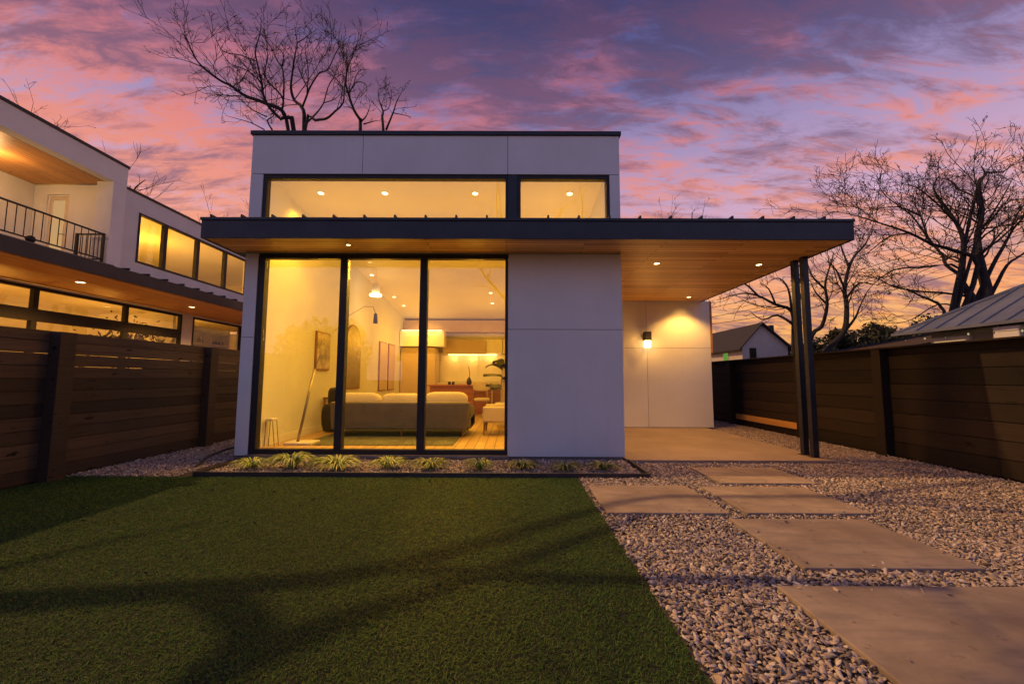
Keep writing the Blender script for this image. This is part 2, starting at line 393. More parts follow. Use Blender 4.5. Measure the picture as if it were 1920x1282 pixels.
# pebbles
def ico():
    t = (1 + 5 ** .5) / 2
    v = np.array([(-1, t, 0), (1, t, 0), (-1, -t, 0), (1, -t, 0), (0, -1, t), (0, 1, t), (0, -1, -t), (0, 1, -t), (t, 0, -1), (t, 0, 1), (-t, 0, -1), (-t, 0, 1)], float)
    f = np.array([(0, 11, 5), (0, 5, 1), (0, 1, 7), (0, 7, 10), (0, 10, 11), (1, 5, 9), (5, 11, 4), (11, 10, 2), (10, 7, 6), (7, 1, 8), (3, 9, 4), (3, 4, 2), (3, 2, 6), (3, 6, 8), (3, 8, 9), (4, 9, 5), (2, 4, 11), (6, 2, 10), (8, 6, 7), (9, 8, 1)])
    v /= np.linalg.norm(v, axis=1)[:, None]; return v, f
def subdiv(v, f):
    v = list(map(tuple, v)); mid = {}; nf = []
    def m(a, b):
        k = (min(a, b), max(a, b))
        if k not in mid:
            p = (np.array(v[a]) + v[b]); p /= np.linalg.norm(p); v.append(tuple(p)); mid[k] = len(v) - 1
        return mid[k]
    for a, b, c_ in f:
        x, y, z = m(a, b), m(b, c_), m(c_, a); nf += [(a, x, z), (b, y, x), (c_, z, y), (x, y, z)]
    return np.array(v), np.array(nf)
I1 = ico(); I2 = subdiv(*I1)
def pebbles(mb, x, y, z0, size, fine):
    v, f = I2 if fine else I1; n = len(x); k = len(v)
    a = RNG.uniform(0, 2 * np.pi, n); s = size * RNG.uniform(.62, 1.35, n)
    sx, sy, sz = s * RNG.uniform(.8, 1.25, n), s * RNG.uniform(.38, .72, n), s * RNG.uniform(.20, .40, n)
    pv = v[None] * np.stack([sx, sy, sz], 1)[:, None] * (1 + RNG.normal(0, .2, (n, k, 1)))
    tx, ty = RNG.normal(0, .42, n), RNG.normal(0, .42, n)
    zz = pv[..., 2] + pv[..., 0] * tx[:, None] + pv[..., 1] * ty[:, None]
    ca, sa = np.cos(a)[:, None], np.sin(a)[:, None]
    P_ = np.stack([pv[..., 0] * ca - pv[..., 1] * sa + x[:, None], pv[..., 0] * sa + pv[..., 1] * ca + y[:, None], zz + (z0 + sz * .6 + RNG.uniform(0, .012, n))[:, None]], -1)
    mb.add(P_.reshape(-1, 3), (np.arange(n)[:, None, None] * k + f[None]).reshape(-1, 3))
def scatter(x0, x1, y0, y1, sp):
    gx, gy = np.meshgrid(np.arange(x0, x1, sp), np.arange(y0, y1, sp * .87)); gx = gx + (np.arange(gx.shape[0]) % 2)[:, None] * sp / 2
    x, y = gx.ravel(), gy.ravel(); x = x + RNG.normal(0, sp * .25, len(x)); y = y + RNG.normal(0, sp * .25, len(y)); return x, y
def keep(x, y, boxes):
    k = np.ones(len(x), bool)
    for b in boxes: k &= ~((x > b[0]) & (x < b[1]) & (y > b[2]) & (y < b[3]))
    return x[k], y[k]
pm = MB(); holes = [(p[0] - .012, p[1] + .012, p[2] - .012, p[3] + .012) for p in PAV]
holes += [(-9, 1.72, 5.36, 9), (1.6, 4.825, 6.26, 12), (-9, 9, 10.3, 10.31)]
for sp, z0 in ((.0245, .002), (.040, .009)):
    for y0, y1, fine in ((1.2, 3.4, True), (3.4, 12.2, False)):
        x, y = scatter(.835, 6.12, y0, y1, sp if fine else sp * 1.1); x, y = keep(x, y, holes)
        k = ~((x < 4.99) & (y > 10.3)); pebbles(pm, x[k], y[k], z0, .0160, fine)
    x, y = scatter(-5.58, -4.24, 5.33, 11.5, sp * 1.15); pebbles(pm, x, y, z0, .019, False)
    x, y = scatter(-3.95, 1.66, 5.40, 6.42, sp * 1.05); pebbles(pm, x, y, z0 + .012, .017, False)
for p in PAV:                                   # a few strays kicked onto the slabs
    n = 14; ex_ = RNG.random(n) < .5; fx = np.where(RNG.random(n) < .5, RNG.uniform(.0, .1, n), RNG.uniform(.9, 1, n)); fy = RNG.random(n)
    fx, fy = np.where(ex_, fx, fy), np.where(ex_, fy, fx); pebbles(pm, p[0] + .02 + fx * (p[1] - p[0] - .04), p[2] + .02 + fy * (p[3] - p[2] - .04), p[5] - .004, .012, True)
pm.build('gravel', 'pebbles', smooth=True, kind='stuff')

# planting bed edging
t = thing('garden_edging', (-1.2, 5.4, 0), 'low dark brown edging boards framing the planting bed under the windows', 'edging')
MB().box(-4.01, 1.73, 5.325, 5.355, -.03, .068).build('edging_board', 'edging_steel', t, bevel=.003)
MB().box(-4.01, -3.98, 5.357, 6.42, -.03, .068).build('edging_board', 'edging_steel', t, bevel=.003)
MB().box(1.70, 1.73, 5.357, 6.27, -.03, .068).build('edging_board', 'edging_steel', t, bevel=.003)

# clumps of variegated grass
def clump(c, R, H, n, mat, label, seed):
    r = np.random.default_rng(seed); mb = MB(); m = 7
    for i in range(n):
        a = r.uniform(0, 2 * np.pi); L = r.uniform(.6, 1.15) * R; h = r.uniform(.55, 1.1) * H; w = r.uniform(.0045, .0085)
        tt = np.linspace(0, 1, m); rr = .025 + L * tt ** 1.15; zz = h * (1.9 * tt - 1.55 * tt ** 2.2) ; zz = np.maximum(zz, -.01 + .02 * tt)
        a2 = a + r.normal(0, .12) * tt
        p = np.stack([c[0] + rr * np.cos(a2), c[1] + rr * np.sin(a2) * .9, c[2] + zz], 1)
        ww = w * np.minimum(1, 3.2 * (1 - tt) + .05); s_ = np.stack([-np.sin(a2), np.cos(a2), 0 * a2], 1) * ww[:, None]
        v = np.stack([p - s_, p + (0, 0, -.003), p + s_], 1).reshape(-1, 3)
        i0 = np.arange(m - 1) * 3
        mb.add(v, np.concatenate([np.stack([i0, i0 + 1, i0 + 4, i0 + 3], 1), np.stack([i0 + 1, i0 + 2, i0 + 5, i0 + 4], 1)]))
    o = mb.build('grass_clump', mat, origin=c, smooth=True); tag(o, label, 'plant', 'variegated grass clumps in the planting bed')
CL = [(-3.50, .26, .17, 95, 'variegated', 'small yellow-green grass clump nearest the left end of the planting bed'),
      (-2.98, .36, .25, 150, 'variegated', 'largest arching grass clump, second from the left end of the bed'),
      (-2.34, .37, .22, 135, 'variegated', 'wide sprawling grass clump below the mullion beside the sofa end'),
      (-1.67, .28, .19, 105, 'variegated', 'grass clump below the centre of the middle glass panel'),
      (-1.10, .28, .18, 110, 'variegated', 'rounded grass clump below the mullion right of the middle panel'),
      (-.44, .21, .20, 90, 'variegated', 'narrow upright grass clump below the right hand glass panel'),
      (.14, .24, .15, 80, 'dark_variegated', 'small dull grass clump just right of the glazing, below the white wall'),
      (.69, .26, .14, 80, 'dark_variegated', 'low spreading dark grass clump below the middle of the white wall'),
      (1.23, .23, .15, 75, 'dark_variegated', 'dark grass clump at the right end of the bed near the patio')]
for i, (x, R, H, n, m, lb) in enumerate(CL): clump((x, 5.70 + .05 * math.sin(i * 2.3), .03), R * 1.0, H * 1.12, int(n * 1.15), m, lb, 100 + i)
tag(MB().tube([(-4.30, 5.75, .03), (-4.36, 5.9, .05), (-4.37, 6.1, .12), (-4.30, 6.35, .17), (-4.235, 6.6, .19)], .016, 8).build('hose', 'rubber', smooth=True, origin=(-4.3, 5.9, 0)), 'short black hose curling from the house corner onto the gravel', 'hose')

# ---------------------------------------------------------------- the house
YF, XL, XR, ZT = 6.40, -4.21, 1.70, 5.15
H = thing('modern_house', (-1.25, 6.4, 0), 'white modern house with flat canopy, tall lit glass doors and clerestory window', 'house')
gp = .004
fw = MB()
def panel(x0, x1, z0, z1): fw.box(x0 + gp, x1 - gp, YF, YF + .016, z0 + gp, z1 - gp)
panel(XL - gp, -4.01, .07, 1.868); panel(XL - gp, -4.01, 1.868, 3.205); panel(XL - gp, -4.01, 3.205, 4.50); 
panel(XL - gp, -2.425, 4.50, ZT); panel(-2.425, -.092, 4.50, ZT); panel(-.092, XR + gp, 4.50, ZT)
panel(1.535, XR + gp, 3.205, 4.50); panel(-4.01, 1.535, 3.205, 3.62)
panel(-.078, XR + gp, .07, 2.005); panel(-.078, XR + gp, 2.005, 3.205)
fw.build('front_wall', 'stucco', H, bevel=.0015)
bk = MB(); y0, y1 = YF + .017, YF + .2
bk.box(XL + .002, -4.012, y0, y1, .075, ZT); bk.box(-4.012, XR - .002, y0, y1, 4.502, ZT); bk.box(1.537, XR - .002, y0, y1, 3.2, 4.502)
bk.box(-4.012, 1.537, y0, y1, 3.2, 3.615); bk.box(-.076, XR - .002, y0, y1, .075, 3.2)
bk.build('wall_backing', 'joint', H)
MB().box(XL + .001, -4.01, y1 + .001, 16.0, .07, ZT - .003).build('side_wall', 'stucco', H)
MB().box(1.50, XR - .001, y1 + .001, 16.0, .07, ZT - .003).build('side_wall', 'stucco', H)
MB().box(-4.008, 1.498, 15.62, 15.99, .07, ZT - .003).build('rear_wall', 'plaster', H)
MB().box(XL + .1, XR - .1, y1 + .05, 15.9, 4.95, 5.05).build('flat_roof', 'black_metal', H)
MB().box(-4.18, 1.68, YF + .035, 15.9, -.2, .068).build('foundation', 'concrete_base', H)
MB().box(-4.03, -.05, YF - .03, YF + .034, .045, .085).build('door_sill', 'concrete_base', H, bevel=.004)
cp = MB(); cp.box(XL - .03, XR + .03, YF - .03, YF + .22, ZT, ZT + .065); cp.box(XL - .03, XL + .2, YF + .221, 16.02, ZT, ZT + .064); cp.box(XR - .2, XR + .03, YF + .221, 16.02, ZT, ZT + .064); cp.box(XL + .201, XR - .201, 15.8, 16.02, ZT, ZT + .064)
cp.build('parapet_coping', 'black_metal', H, bevel=.004)
# interior shell
MB().box(-4.008, 1.498, y1 + .002, 15.618, .069, .14).build('interior_floor', 'oak_floor', H)
MB().hexa([(-4.008, 6.602, 4.55), (1.498, 6.602, 4.55), (1.498, 15.618, 3.37), (-4.008, 15.618, 3.37), (-4.008, 6.602, 4.63), (1.498, 6.602, 4.63), (1.498, 15.618, 3.45), (-4.008, 15.618, 3.45)]).build('interior_ceiling', 'plaster', H)
MB().box(-4.008, -3.992, 6.7, 12.3, .141, .27).build('baseboard', 'white_enamel', H)
MB().box(-3.99, 1.497, 15.1, 15.617, 2.93, 3.36).build('ceiling_beam', 'cabinet', H, bevel=.004)
# glazed doors: frame and three panes
x = [-4.005, -3.907, -2.720, -2.604, -1.462, -1.344, -.122, -.078]; zb, zt = .088, 3.19
fr = MB(); yf0, yf1 = YF + .02, YF + .13
fr.box(x[0], x[7], yf0, yf1, 3.125, zt); fr.box(x[0], x[7], yf0, yf1, zb, .165)
for a, b in ((x[0], x[1]), (x[2], x[3]), (x[4], x[5]), (x[6], x[7])): fr.box(a, b, yf0 - .006, yf1 + .006, .1655, 3.1245)
dr = fr.build('glazed_door', 'black_frame', H, bevel=.004)
for a, b in ((x[1], x[2]), (x[3], x[4]), (x[5], x[6])): MB().box(a + .001, b - .001, yf0 + .045, yf0 + .055, .166, 3.124).build('pane', 'glass', dr)
def clere(x0, x1):
    f = MB(); f.box(x0, x1, yf0, yf1, 4.437, 4.498); f.box(x0, x1, yf0, yf1, 3.622, 3.68); f.box(x0, x0 + .055, yf0 - .004, yf1, 3.6805, 4.4365); f.box(x1 - .04, x1, yf0 - .004, yf1, 3.6805, 4.4365)
    o = f.build('clerestory_window', 'black_frame', H, bevel=.004)
    MB().box(x0 + .056, x1 - .041, yf0 + .045, yf0 + .055, 3.681, 4.436).build('pane', 'glass', o)
clere(-4.008, -.086); clere(.064, 1.533)
MB().box(-.085, .063, yf0 - .012, yf1, 3.622, 4.498).build('mullion_panel', 'black_metal', H, bevel=.003)
# canopy
CYF = 5.70; CXL, CXR = -4.40, 4.79; SZ = 3.21
can = MB(); can.box(CXL, CXR, CYF - .012, CYF + .02, SZ - .012, 3.455); can.box(CXL, CXL + .03, CYF + .021, 7.6, SZ - .012, 3.455); can.box(CXR - .03, CXR, CYF + .021, 10.42, SZ - .012, 3.455)
can.box(CXL - .012, CXR + .012, CYF - .03, CYF + .05, 3.456, 3.497)
can.box(CXL + .03, CXR - .001, CYF + .051, YF - .002, 3.456, 3.48); can.box(XR + .002, CXR - .001, YF - .001, 10.42, 3.456, 3.48)
co = can.build('canopy', 'black_metal', H, bevel=.003)
xs = np.arange(-4.26, 4.8, .432)
for xx in xs:
    MB().box(xx - .012, xx + .012, CYF - .032, (YF - .004) if xx < XR + .03 else 10.41, 3.4975, 3.535).build('roof_seam', 'black_metal', co)
sf = MB(); sf.box(CXL + .031, CXR - .031, CYF + .021, YF - .001, SZ, SZ + .02); sf.box(XR + .001, CXR - .031, YF, 10.399, SZ, SZ + .02)
sf.build('canopy_soffit', 'cedar_soffit', H)
# carport wall
cw = MB(); XW = 4.97
def wp(x0, x1, z0, z1): cw.box(x0 + gp, x1 - gp, 10.4, 10.416, z0 + gp, z1 - gp)
wp(1.70, 3.365, .06, 2.02); wp(3.365, XW, .06, 2.02); wp(1.70, 3.365, 2.02, 3.205); wp(3.365, XW, 2.02, 3.205)
cw.build('carport_wall', 'stucco', H, bevel=.0015)
MB().box(1.702, XW - .006, 10.417, 10.6, -.1, 3.205).build('wall_backing', 'joint', H)
MB().box(1.702, XW - .006, 10.601, 15.9, -.1, 3.4).build('rear_wing', 'stucco', H)
MB().box(XW - .005, XW + .045, 10.392, 10.6, 1.9, 3.205).build('corner_trim', 'brown_board', H)
for yy in (6.56, 6.775):
    p = MB(); p.box(4.632, 4.718, yy - .043, yy + .043, .062, SZ - .001); p.box(4.60, 4.75, yy - .07, yy + .07, .056, .0615)
    p.build('post', 'black_metal', H, bevel=.002)
def can_light(c, r, parent, n=None, tilt=0, glow='lamp_glow'):
    c = Vector(c); th = np.linspace(0, 2 * np.pi, 21)[:-1]
    nz = Vector((0, -tilt, -1)).normalized(); u = Vector((1, 0, 0)); w = nz.cross(u)
    ring = lambda rr, d: [c + u * rr * math.cos(t_) + w * rr * math.sin(t_) + nz * d for t_ in th]
    mb = MB(); i = np.arange(20); j = (i + 1) % 20
    mb.add(np.array(ring(r * 1.28, .0) + ring(r * 1.24, .008) + ring(r, .008) + ring(r * .96, -.0)), *[np.stack([i + a, j + a, j + a + 20, i + a + 20], 1) for a in (0, 20, 40)])
    o = mb.build('recessed_light', 'white_enamel', parent)
    MB().add(np.array(ring(r * .97, .004)), np.arange(20)[None]).build('lens', glow, o)
WARM = (1, .49, .03); OUTW = (1, .47, .09)
for c in ((2.45, 6.95, SZ), (4.22, 7.0, SZ), (4.22, 9.85, SZ), (-2.44, 6.0, SZ)):
    can_light(c, .046 if c[0] > 0 else .03, H)
    lamp('canopy_downlight', 'SPOT', (c[0], c[1], SZ - .03), 160 if c[0] > 0 else 10, OUTW, .06, (c[0], c[1], 0), 125, .5)

# wall lamp on the carport wall
t = thing('wall_lamp', (3.345, 10.37, 2.2), 'black box wall lamp glowing yellow on the carport wall', 'wall lamp')
MB().box(3.285, 3.41, 10.375, 10.3985, 2.10, 2.40).build('back_plate', 'black_frame', t, bevel=.004)
MB().box(3.265, 3.43, 10.22, 10.374, 2.20, 2.415).build('lamp_housing', 'black_frame', t, bevel=.006)
MB().box(3.280, 3.415, 10.235, 10.37, 2.02, 2.199).build('lamp_shade', 'wall_lamp_glow', t, bevel=.004)
lamp('wall_lamp_light', 'POINT', (3.345, 10.20, 2.1), 16, (1, .44, .07), .07)
lamp('carport_wall_washer', 'SPOT', (4.22, 10.1, SZ - .04), 12, (1, .50, .09), .05, (4.25, 10.4, 1.2), 110, .8)

# ---------------------------------------------------------------- interior lights
def ceil_z(y): return 4.55 - (y - 6.602) * (4.55 - 3.37) / (15.618 - 6.602)
for px_, py_, Y_ in ((602, 357, 7.06), (722, 356, 7.06), (891, 357, 7.06), (1068, 361, 7.06), (697, 515, 10.9), (739, 556, 12.7), (757, 573, 13.6), (920, 547, 12.3), (923, 568, 13.3)):
    q = at(px_, py_, Y_); z = ceil_z(q[1]) - .004
    can_light((max(-3.8, q[0]), q[1], z), .05, H, tilt=.13)
    lamp('ceiling_spot_and_fill', 'POINT', (max(-3.2, min(1.0, q[0])), q[1], z - 1.3), 25, WARM, .3)
    if Y_ < 8: lamp('ceiling_spot_and_fill', 'SPOT', (q[0], q[1], z - .06), 165, WARM, .08, (q[0], q[1], 0), 95, .6)
lamp('ceiling_spot_and_fill', 'SPOT', (-3.62, 7.3, 4.36), 60, WARM, .05, (-4.0, 7.5, 3.7), 110, 1.0)
lamp('living_room_light', 'AREA', (-1.2, 9.0, 3.9), 70, WARM, 2.0, (-1.2, 9.0, 0))
lamp('ceiling_spot_and_fill', 'SPOT', (-1.6, 9.4, 3.8), 600, (1, .54, .06), .35, (-1.6, 4.5, .3), 95, .8)  # added spot without a fixture, throws warm spill onto the lawn
lamp('living_room_light', 'POINT', (.9, 8.2, 2.6), 28, WARM, .2)

# ---------------------------------------------------------------- furniture inside
S = thing('sofa', (-2.1, 8.4, .14), 'grey linen sofa seen from behind through the glass doors', 'sofa')
sx0, sx1 = -3.42, -.80
b = MB(); b.hexa([(sx0, 7.98, .30), (sx1, 7.98, .30), (sx1, 8.95, .30), (sx0, 8.95, .30), (sx0, 7.98, .52), (sx1, 7.98, .52), (sx1, 8.95, .52), (sx0, 8.95, .52)]); b.build('seat_base', 'linen', S, bevel=.03)
b = MB(); b.hexa([(sx0, 7.90, .28), (sx1 - .06, 7.90, .28), (sx1 - .06, 8.06, .28), (sx0, 8.06, .28), (sx0, 7.82, .80), (sx1, 7.82, .80), (sx1, 8.0, .80), (sx0, 8.0, .80)]); b.build('backrest', 'linen', S, bevel=.035)
for xx in (sx0, sx1 - .14):
    b = MB(); b.hexa([(xx, 8.07, .28), (xx + .14, 8.07, .28), (xx + .14, 8.95, .28), (xx, 8.95, .28), (xx, 8.01, .76), (xx + .14, 8.01, .76), (xx + .14, 8.95, .66), (xx, 8.95, .66)]); b.build('armrest', 'linen', S, bevel=.03)
for cx_, w, dz_, tl in ((-2.98, .84, 0, .1), (-2.13, .80, -.01, -.05), (-1.28, .82, .02, .06)): MB().pillow((cx_, 8.16, .82 + dz_), (w, .24, .28), .3, tl * .3, -.15).build('back_cushion', 'cream_fabric', S, smooth=True)
for cx_ in (-2.75, -1.5): MB().pillow((cx_, 8.55, .58), (1.2, .7, .2), .25).build('seat_cushion', 'linen', S, smooth=True)
for xx in (sx0 + .08, -2.1, sx1 - .14):
    for yy in (7.98, 8.86): MB().tube([(xx, yy, .285), (xx, yy - .01, .152)], [.022, .014], 8).build('leg', 'walnut', S)
tag(MB().box(-3.55, -.98, 6.95, 9.2, .1405, .151).build('rug', 'rug_wool', bevel=.004, origin=(-2.3, 8, .14)), 'dark woven rug under the sofa behind the glass', 'rug')

A = thing('armchair', (-.30, 8.45, .14), 'cream upholstered armchair at the right edge of the glazing', 'armchair')
MB().pillow((-.30, 8.55, .50), (.62, .72, .26), .25).build('seat', 'cream_fabric', A, smooth=True)
MB().pillow((-.02, 8.6, .80), (.20, .75, .62), .3).build('backrest', 'cream_fabric', A, smooth=True)
MB().box(-.58, .08, 8.14, 8.24, .40, .70).build('armrest', 'cream_fabric', A, bevel=.03); MB().box(-.58, .08, 8.92, 9.02, .40, .70).build('armrest', 'cream_fabric', A, bevel=.03)
for xx, yy in ((-.54, 8.2), (-.54, 8.95), (.03, 8.2), (.03, 8.95)): MB().tube([(xx, yy, .42), (xx - .02, yy, .141)], [.024, .014], 8).build('leg', 'walnut', A)

L = thing('arc_floor_lamp', (-3.55, 7.1, .14), 'tall slanting floor lamp with an arched arm over the sofa', 'lamp')
MB().box(-3.78, -3.32, 6.95, 7.3, .1405, .18).build('base', 'backsplash', L, bevel=.01)
MB().tube([(-3.60, 7.08, .18), (-3.55, 7.45, 1.40)], .022, 10).build('pole', 'brushed_steel', L, smooth=True)
MB().tube([(-3.55, 7.45, 1.40), (-3.5, 7.6, 1.72), (-3.42, 7.9, 2.12), (-3.3, 8.3, 2.50), (-3.15, 8.7, 2.75), (-3.05, 8.95, 2.79), (-3.02, 9.05, 2.66)], .007, 8).build('arm', 'brushed_steel', L, smooth=True)
MB().lathe([(.02, .22), (.035, .20), (.05, .0), (.045, .0)], (-3.02, 9.05, 2.44), 16).build('lamp_head', 'black_frame', L, smooth=True)

P_ = thing('pendant_light', (-3.52, 10.5, 3.4), 'white cylinder pendant light hanging above the sofa', 'pendant light')
MB().tube([(-3.52, 10.5, 4.03), (-3.52, 10.5, 3.66)], .008, 6).build('rod', 'white_enamel', P_)
MB().lathe([(.10, 0), (.10, .26), (.085, .28)], (-3.52, 10.5, 3.38), 18).build('shade', 'white_enamel', P_, smooth=True)
MB().lathe([(.15, 0), (.15, .05)], (-3.52, 10.5, 3.33), 18).build('diffuser', 'lamp_glow', P_)

def wall_frame(name, y0, y1, z0, z1, label, cat, arch=False, mat='mirror_art'):
    q = thing(name, (-3.99, (y0 + y1) / 2, z0), label, cat)
    def outline(m, X):
        pts = [(X, y0 + m, z0 + m), (X, y1 - m, z0 + m)]
        if arch:
            cy_, r = (y0 + y1) / 2, (y1 - y0) / 2 - m
            pts += [(X, cy_ + r * math.cos(a), z1 - (y1 - y0) / 2 + r * math.sin(a)) for a in np.linspace(0, np.pi, 13)]
        else: pts += [(X, y1 - m, z1 - m), (X, y0 + m, z1 - m)]
        return pts
    MB().prism(outline(0, -4.008), (.035, 0, 0)).build('frame', 'walnut', q, bevel=.004)
    MB().prism(outline(.035, -3.972), (.004, 0, 0)).build('picture', mat, q)
wall_frame('framed_picture', 8.38, 9.02, 1.40, 2.20, 'rectangular framed picture on the left wall above the floor lamp', 'picture')
wall_frame('arched_mirror', 9.85, 10.85, .97, 2.57, 'tall arched mirror on the wall behind the sofa end', 'mirror', True, 'brushed_steel')
wall_frame('wall_panel', 12.4, 13.1, .85, 2.35, 'nearer of two tall amber panels on the wall before the kitchen', 'wall panel', mat='cabinet')
wall_frame('wall_panel', 13.3, 14.0, .85, 2.35, 'farther of two tall amber panels, next to the kitchen', 'wall panel', mat='cabinet')

Tt = thing('side_table', (-3.75, 9.0, .14), 'small wooden side table left of the sofa', 'table')
MB().box(-3.97, -3.50, 8.75, 9.25, .80, .84).build('tabletop', 'walnut', Tt, bevel=.004)
for xx in (-3.94, -3.53):
    for yy in (8.78, 9.22): MB().tube([(xx, yy, .80), (xx, yy, .141)], .018, 8).build('leg', 'walnut', Tt)
G_ = thing('guitar_case', (-3.70, 8.55, .14), 'black rounded instrument case leaning beside the sofa', 'case')
MB().pillow((-3.66, 8.50, .44), (.40, .16, .58), .8, .1, .12).build('case_body', 'black_leather', G_, smooth=True)
MB().pillow((-3.64, 8.56, .84), (.26, .14, .42), .8, .1, .12).build('case_neck', 'black_leather', G_, smooth=True)
Q = thing('stool', (-3.9, 6.9, .14), 'small white stool with thin wire legs against the left wall', 'stool')
MB().box(-3.985, -3.86, 6.76, 6.92, .55, .59).build('seat', 'white_enamel', Q, bevel=.015)
for xx, yy in ((-3.975, 6.78), (-3.87, 6.78), (-3.975, 6.9), (-3.87, 6.9)): MB().tube([(xx, yy, .55), (xx + (.05 if xx > -3.9 else -.01), yy, .141)], .006, 6).build('leg', 'brushed_steel', Q)

K = thing('kitchen_units', (-1.4, 15.3, .14), 'built-in kitchen units with a glowing bulkhead and lit backsplash', 'kitchen')
MB().box(-3.98, -2.75, 14.75, 15.6, .141, 2.32).build('tall_cabinet', 'cabinet', K, bevel=.004)
MB().box(-3.98, -2.42, 14.55, 15.09, 2.36, 2.90).build('bulkhead', 'light_cabinet', K, bevel=.004)
MB().box(-2.56, -.99, 15.25, 15.6, 2.13, 2.66).build('wall_cabinet', 'cabinet', K, bevel=.004)
for i in range(2): MB().box(-.97 + i * .6, -.39 + i * .6, 15.25, 15.6, 2.16, 2.66).build('wall_cabinet', 'light_cabinet', K, bevel=.004)
for i in range(5): MB().box(-2.70 + i * .72, -2.70 + i * .72 + .712, 15.58, 15.615, 1.12, 2.10).build('backsplash_panel', 'backsplash', K)
MB().box(-2.73, 1.45, 15.0, 15.6, .141, 1.04).build('base_cabinet', 'light_cabinet', K, bevel=.003)
MB().box(-2.74, 1.46, 14.97, 15.579, 1.041, 1.085).build('counter', 'backsplash', K, bevel=.004)
MB().box(-2.4, -.6, 15.45, 15.50, 2.105, 2.128).build('strip_light', 'led_strip', K)
MB().box(-3.9, -2.5, 14.5, 14.54, 2.905, 2.925).build('strip_light', 'led_strip', K)
for xx in (-2.2, -1.5, -.8): lamp('backsplash_light', 'POINT', (xx, 15.36, 2.0), 4.5, (1, .54, .12), .04)
lamp('bulkhead_light', 'SPOT', (-3.1, 13.6, 3.55), 160, (1, .54, .12), .1, (-3.15, 14.55, 2.6), 80, .8)

I_ = thing('kitchen_island', (-1.6, 13.4, .14), 'red wood topped kitchen island behind the sofa', 'island')
MB().box(-2.6, -.85, 13.1, 13.9, .141, 1.0).build('cabinet_body', 'red_wood', I_, bevel=.004)
MB().box(-2.7, -.75, 13.0, 14.0, 1.001, 1.04).build('countertop', 'red_wood', I_, bevel=.004)
V_ = thing('vase', (-1.38, 13.2, 1.04), 'dark vase with one tall stem standing on the island', 'vase')
MB().lathe([(.05, 0), (.085, .05), (.08, .14), (.04, .2), (.045, .23)], (-1.38, 13.2, 1.0405), 16).build('vase_body', 'black_leather', V_, smooth=True)
MB().tube([(-1.38, 13.2, 1.2), (-1.36, 13.2, 1.4), (-1.40, 13.2, 1.62)], .012, 6).build('stem', 'house_leaf', V_)
for i, xx in enumerate((-2.0, -1.88)): tag(MB().lathe([(.03, 0), (.045, .02), (.05, .1), (.046, .1)], (xx, 13.2, 1.0405), 14).build('cup', 'black_leather', origin=(xx, 13.2, 1.04), smooth=True), ('left' if i == 0 else 'right') + ' one of two small dark cups on the red island top', 'cup', 'cups on the island')
C_ = thing('dining_chair', (-.88, 12.4, .14), 'wooden dining chair with cream seat in front of the island', 'chair')
MB().pillow((-.90, 12.45, .62), (.50, .5, .1), .3).build('seat', 'cream_fabric', C_, smooth=True)
MB().pillow((-.95, 12.72, 1.0), (.52, .09, .28), .3).build('backrest', 'cream_fabric', C_, smooth=True)
for xx, yy, zt_ in ((-1.13, 12.25, .64), (-.66, 12.25, .8), (-1.15, 12.7, 1.1), (-.66, 12.7, 1.1)): MB().tube([(xx, yy, zt_), (xx, yy + (.05 if yy > 12.5 else -.03), .141)], [.022, .016], 8).build('leg', 'walnut', C_)
MB().box(-.69, -.64, 12.22, 12.72, .80, .835).build('armrest', 'walnut', C_, bevel=.006); MB().box(-1.17, -1.12, 12.22, 12.72, .80, .835).build('armrest', 'walnut', C_, bevel=.006)
D_ = thing('writing_desk', (-.45, 13.0, .14), 'narrow red wood desk right of the dining chair', 'desk')
MB().box(-.78, .3, 12.8, 13.3, .98, 1.02).build('tabletop', 'red_wood', D_, bevel=.004)
for xx in (-.74, .26):
    for yy in (12.84, 13.26): MB().box(xx - .03, xx + .03, yy - .03, yy + .03, .141, .98).build('leg', 'red_wood', D_)
MB().box(-.62, -.30, 12.85, 13.25, .3, .9).build('drawer_unit', 'walnut', D_)

PL = thing('house_plant', (-.22, 9.5, .14), 'broad leaved house plant in a pale pot behind the armchair', 'plant')
MB().lathe([(.13, 0), (.16, .1), (.18, .55), (.16, .56)], (-.22, 9.5, .141), 20).build('pot', 'white_enamel', PL, smooth=True)
MB().tube([(-.22, 9.5, .68), (-.23, 9.5, 1.1), (-.21, 9.5, 1.5)], [.05, .045, .03], 8).build('stem', 'cream_fabric', PL, smooth=True)
def leaf(base, az, L_, up, w):
    m = 9; tt = np.linspace(0, 1, m); dirv = np.array((math.cos(az), math.sin(az), 0)); sdv = np.array((-math.sin(az), math.cos(az), 0))
    c_ = np.array(base) + tt[:, None] * L_ * dirv + np.outer(up * (tt - .9 * tt ** 2) * L_ * 2, (0, 0, 1))
    ww = w * np.sin(np.pi * np.clip(tt * .92 + .06, 0, 1)) ** .7
    v = np.stack([c_ - sdv * ww[:, None] + (0, 0, .03), c_, c_ + sdv * ww[:, None] - (0, 0, .03)], 1).reshape(-1, 3); i0 = np.arange(m - 1) * 3
    MB().add(v, np.concatenate([np.stack([i0, i0 + 1, i0 + 4, i0 + 3], 1), np.stack([i0 + 1, i0 + 2, i0 + 5, i0 + 4], 1)])).build('leaf', 'house_leaf', PL, smooth=True)
for bz, az, L_, up, w in ((1.45, 2.9, .42, .5, .13), (1.3, 3.4, .46, .1, .15), (1.1, 3.0, .40, -.1, .12), (1.5, 2.2, .4, .8, .12), (1.45, .3, .4, .4, .12), (1.2, -.6, .42, .3, .13), (1.5, 4.4, .36, .5, .11), (1.0, 3.9, .35, .2, .11)): leaf((-.22, 9.5, bz), az, L_, up, w)

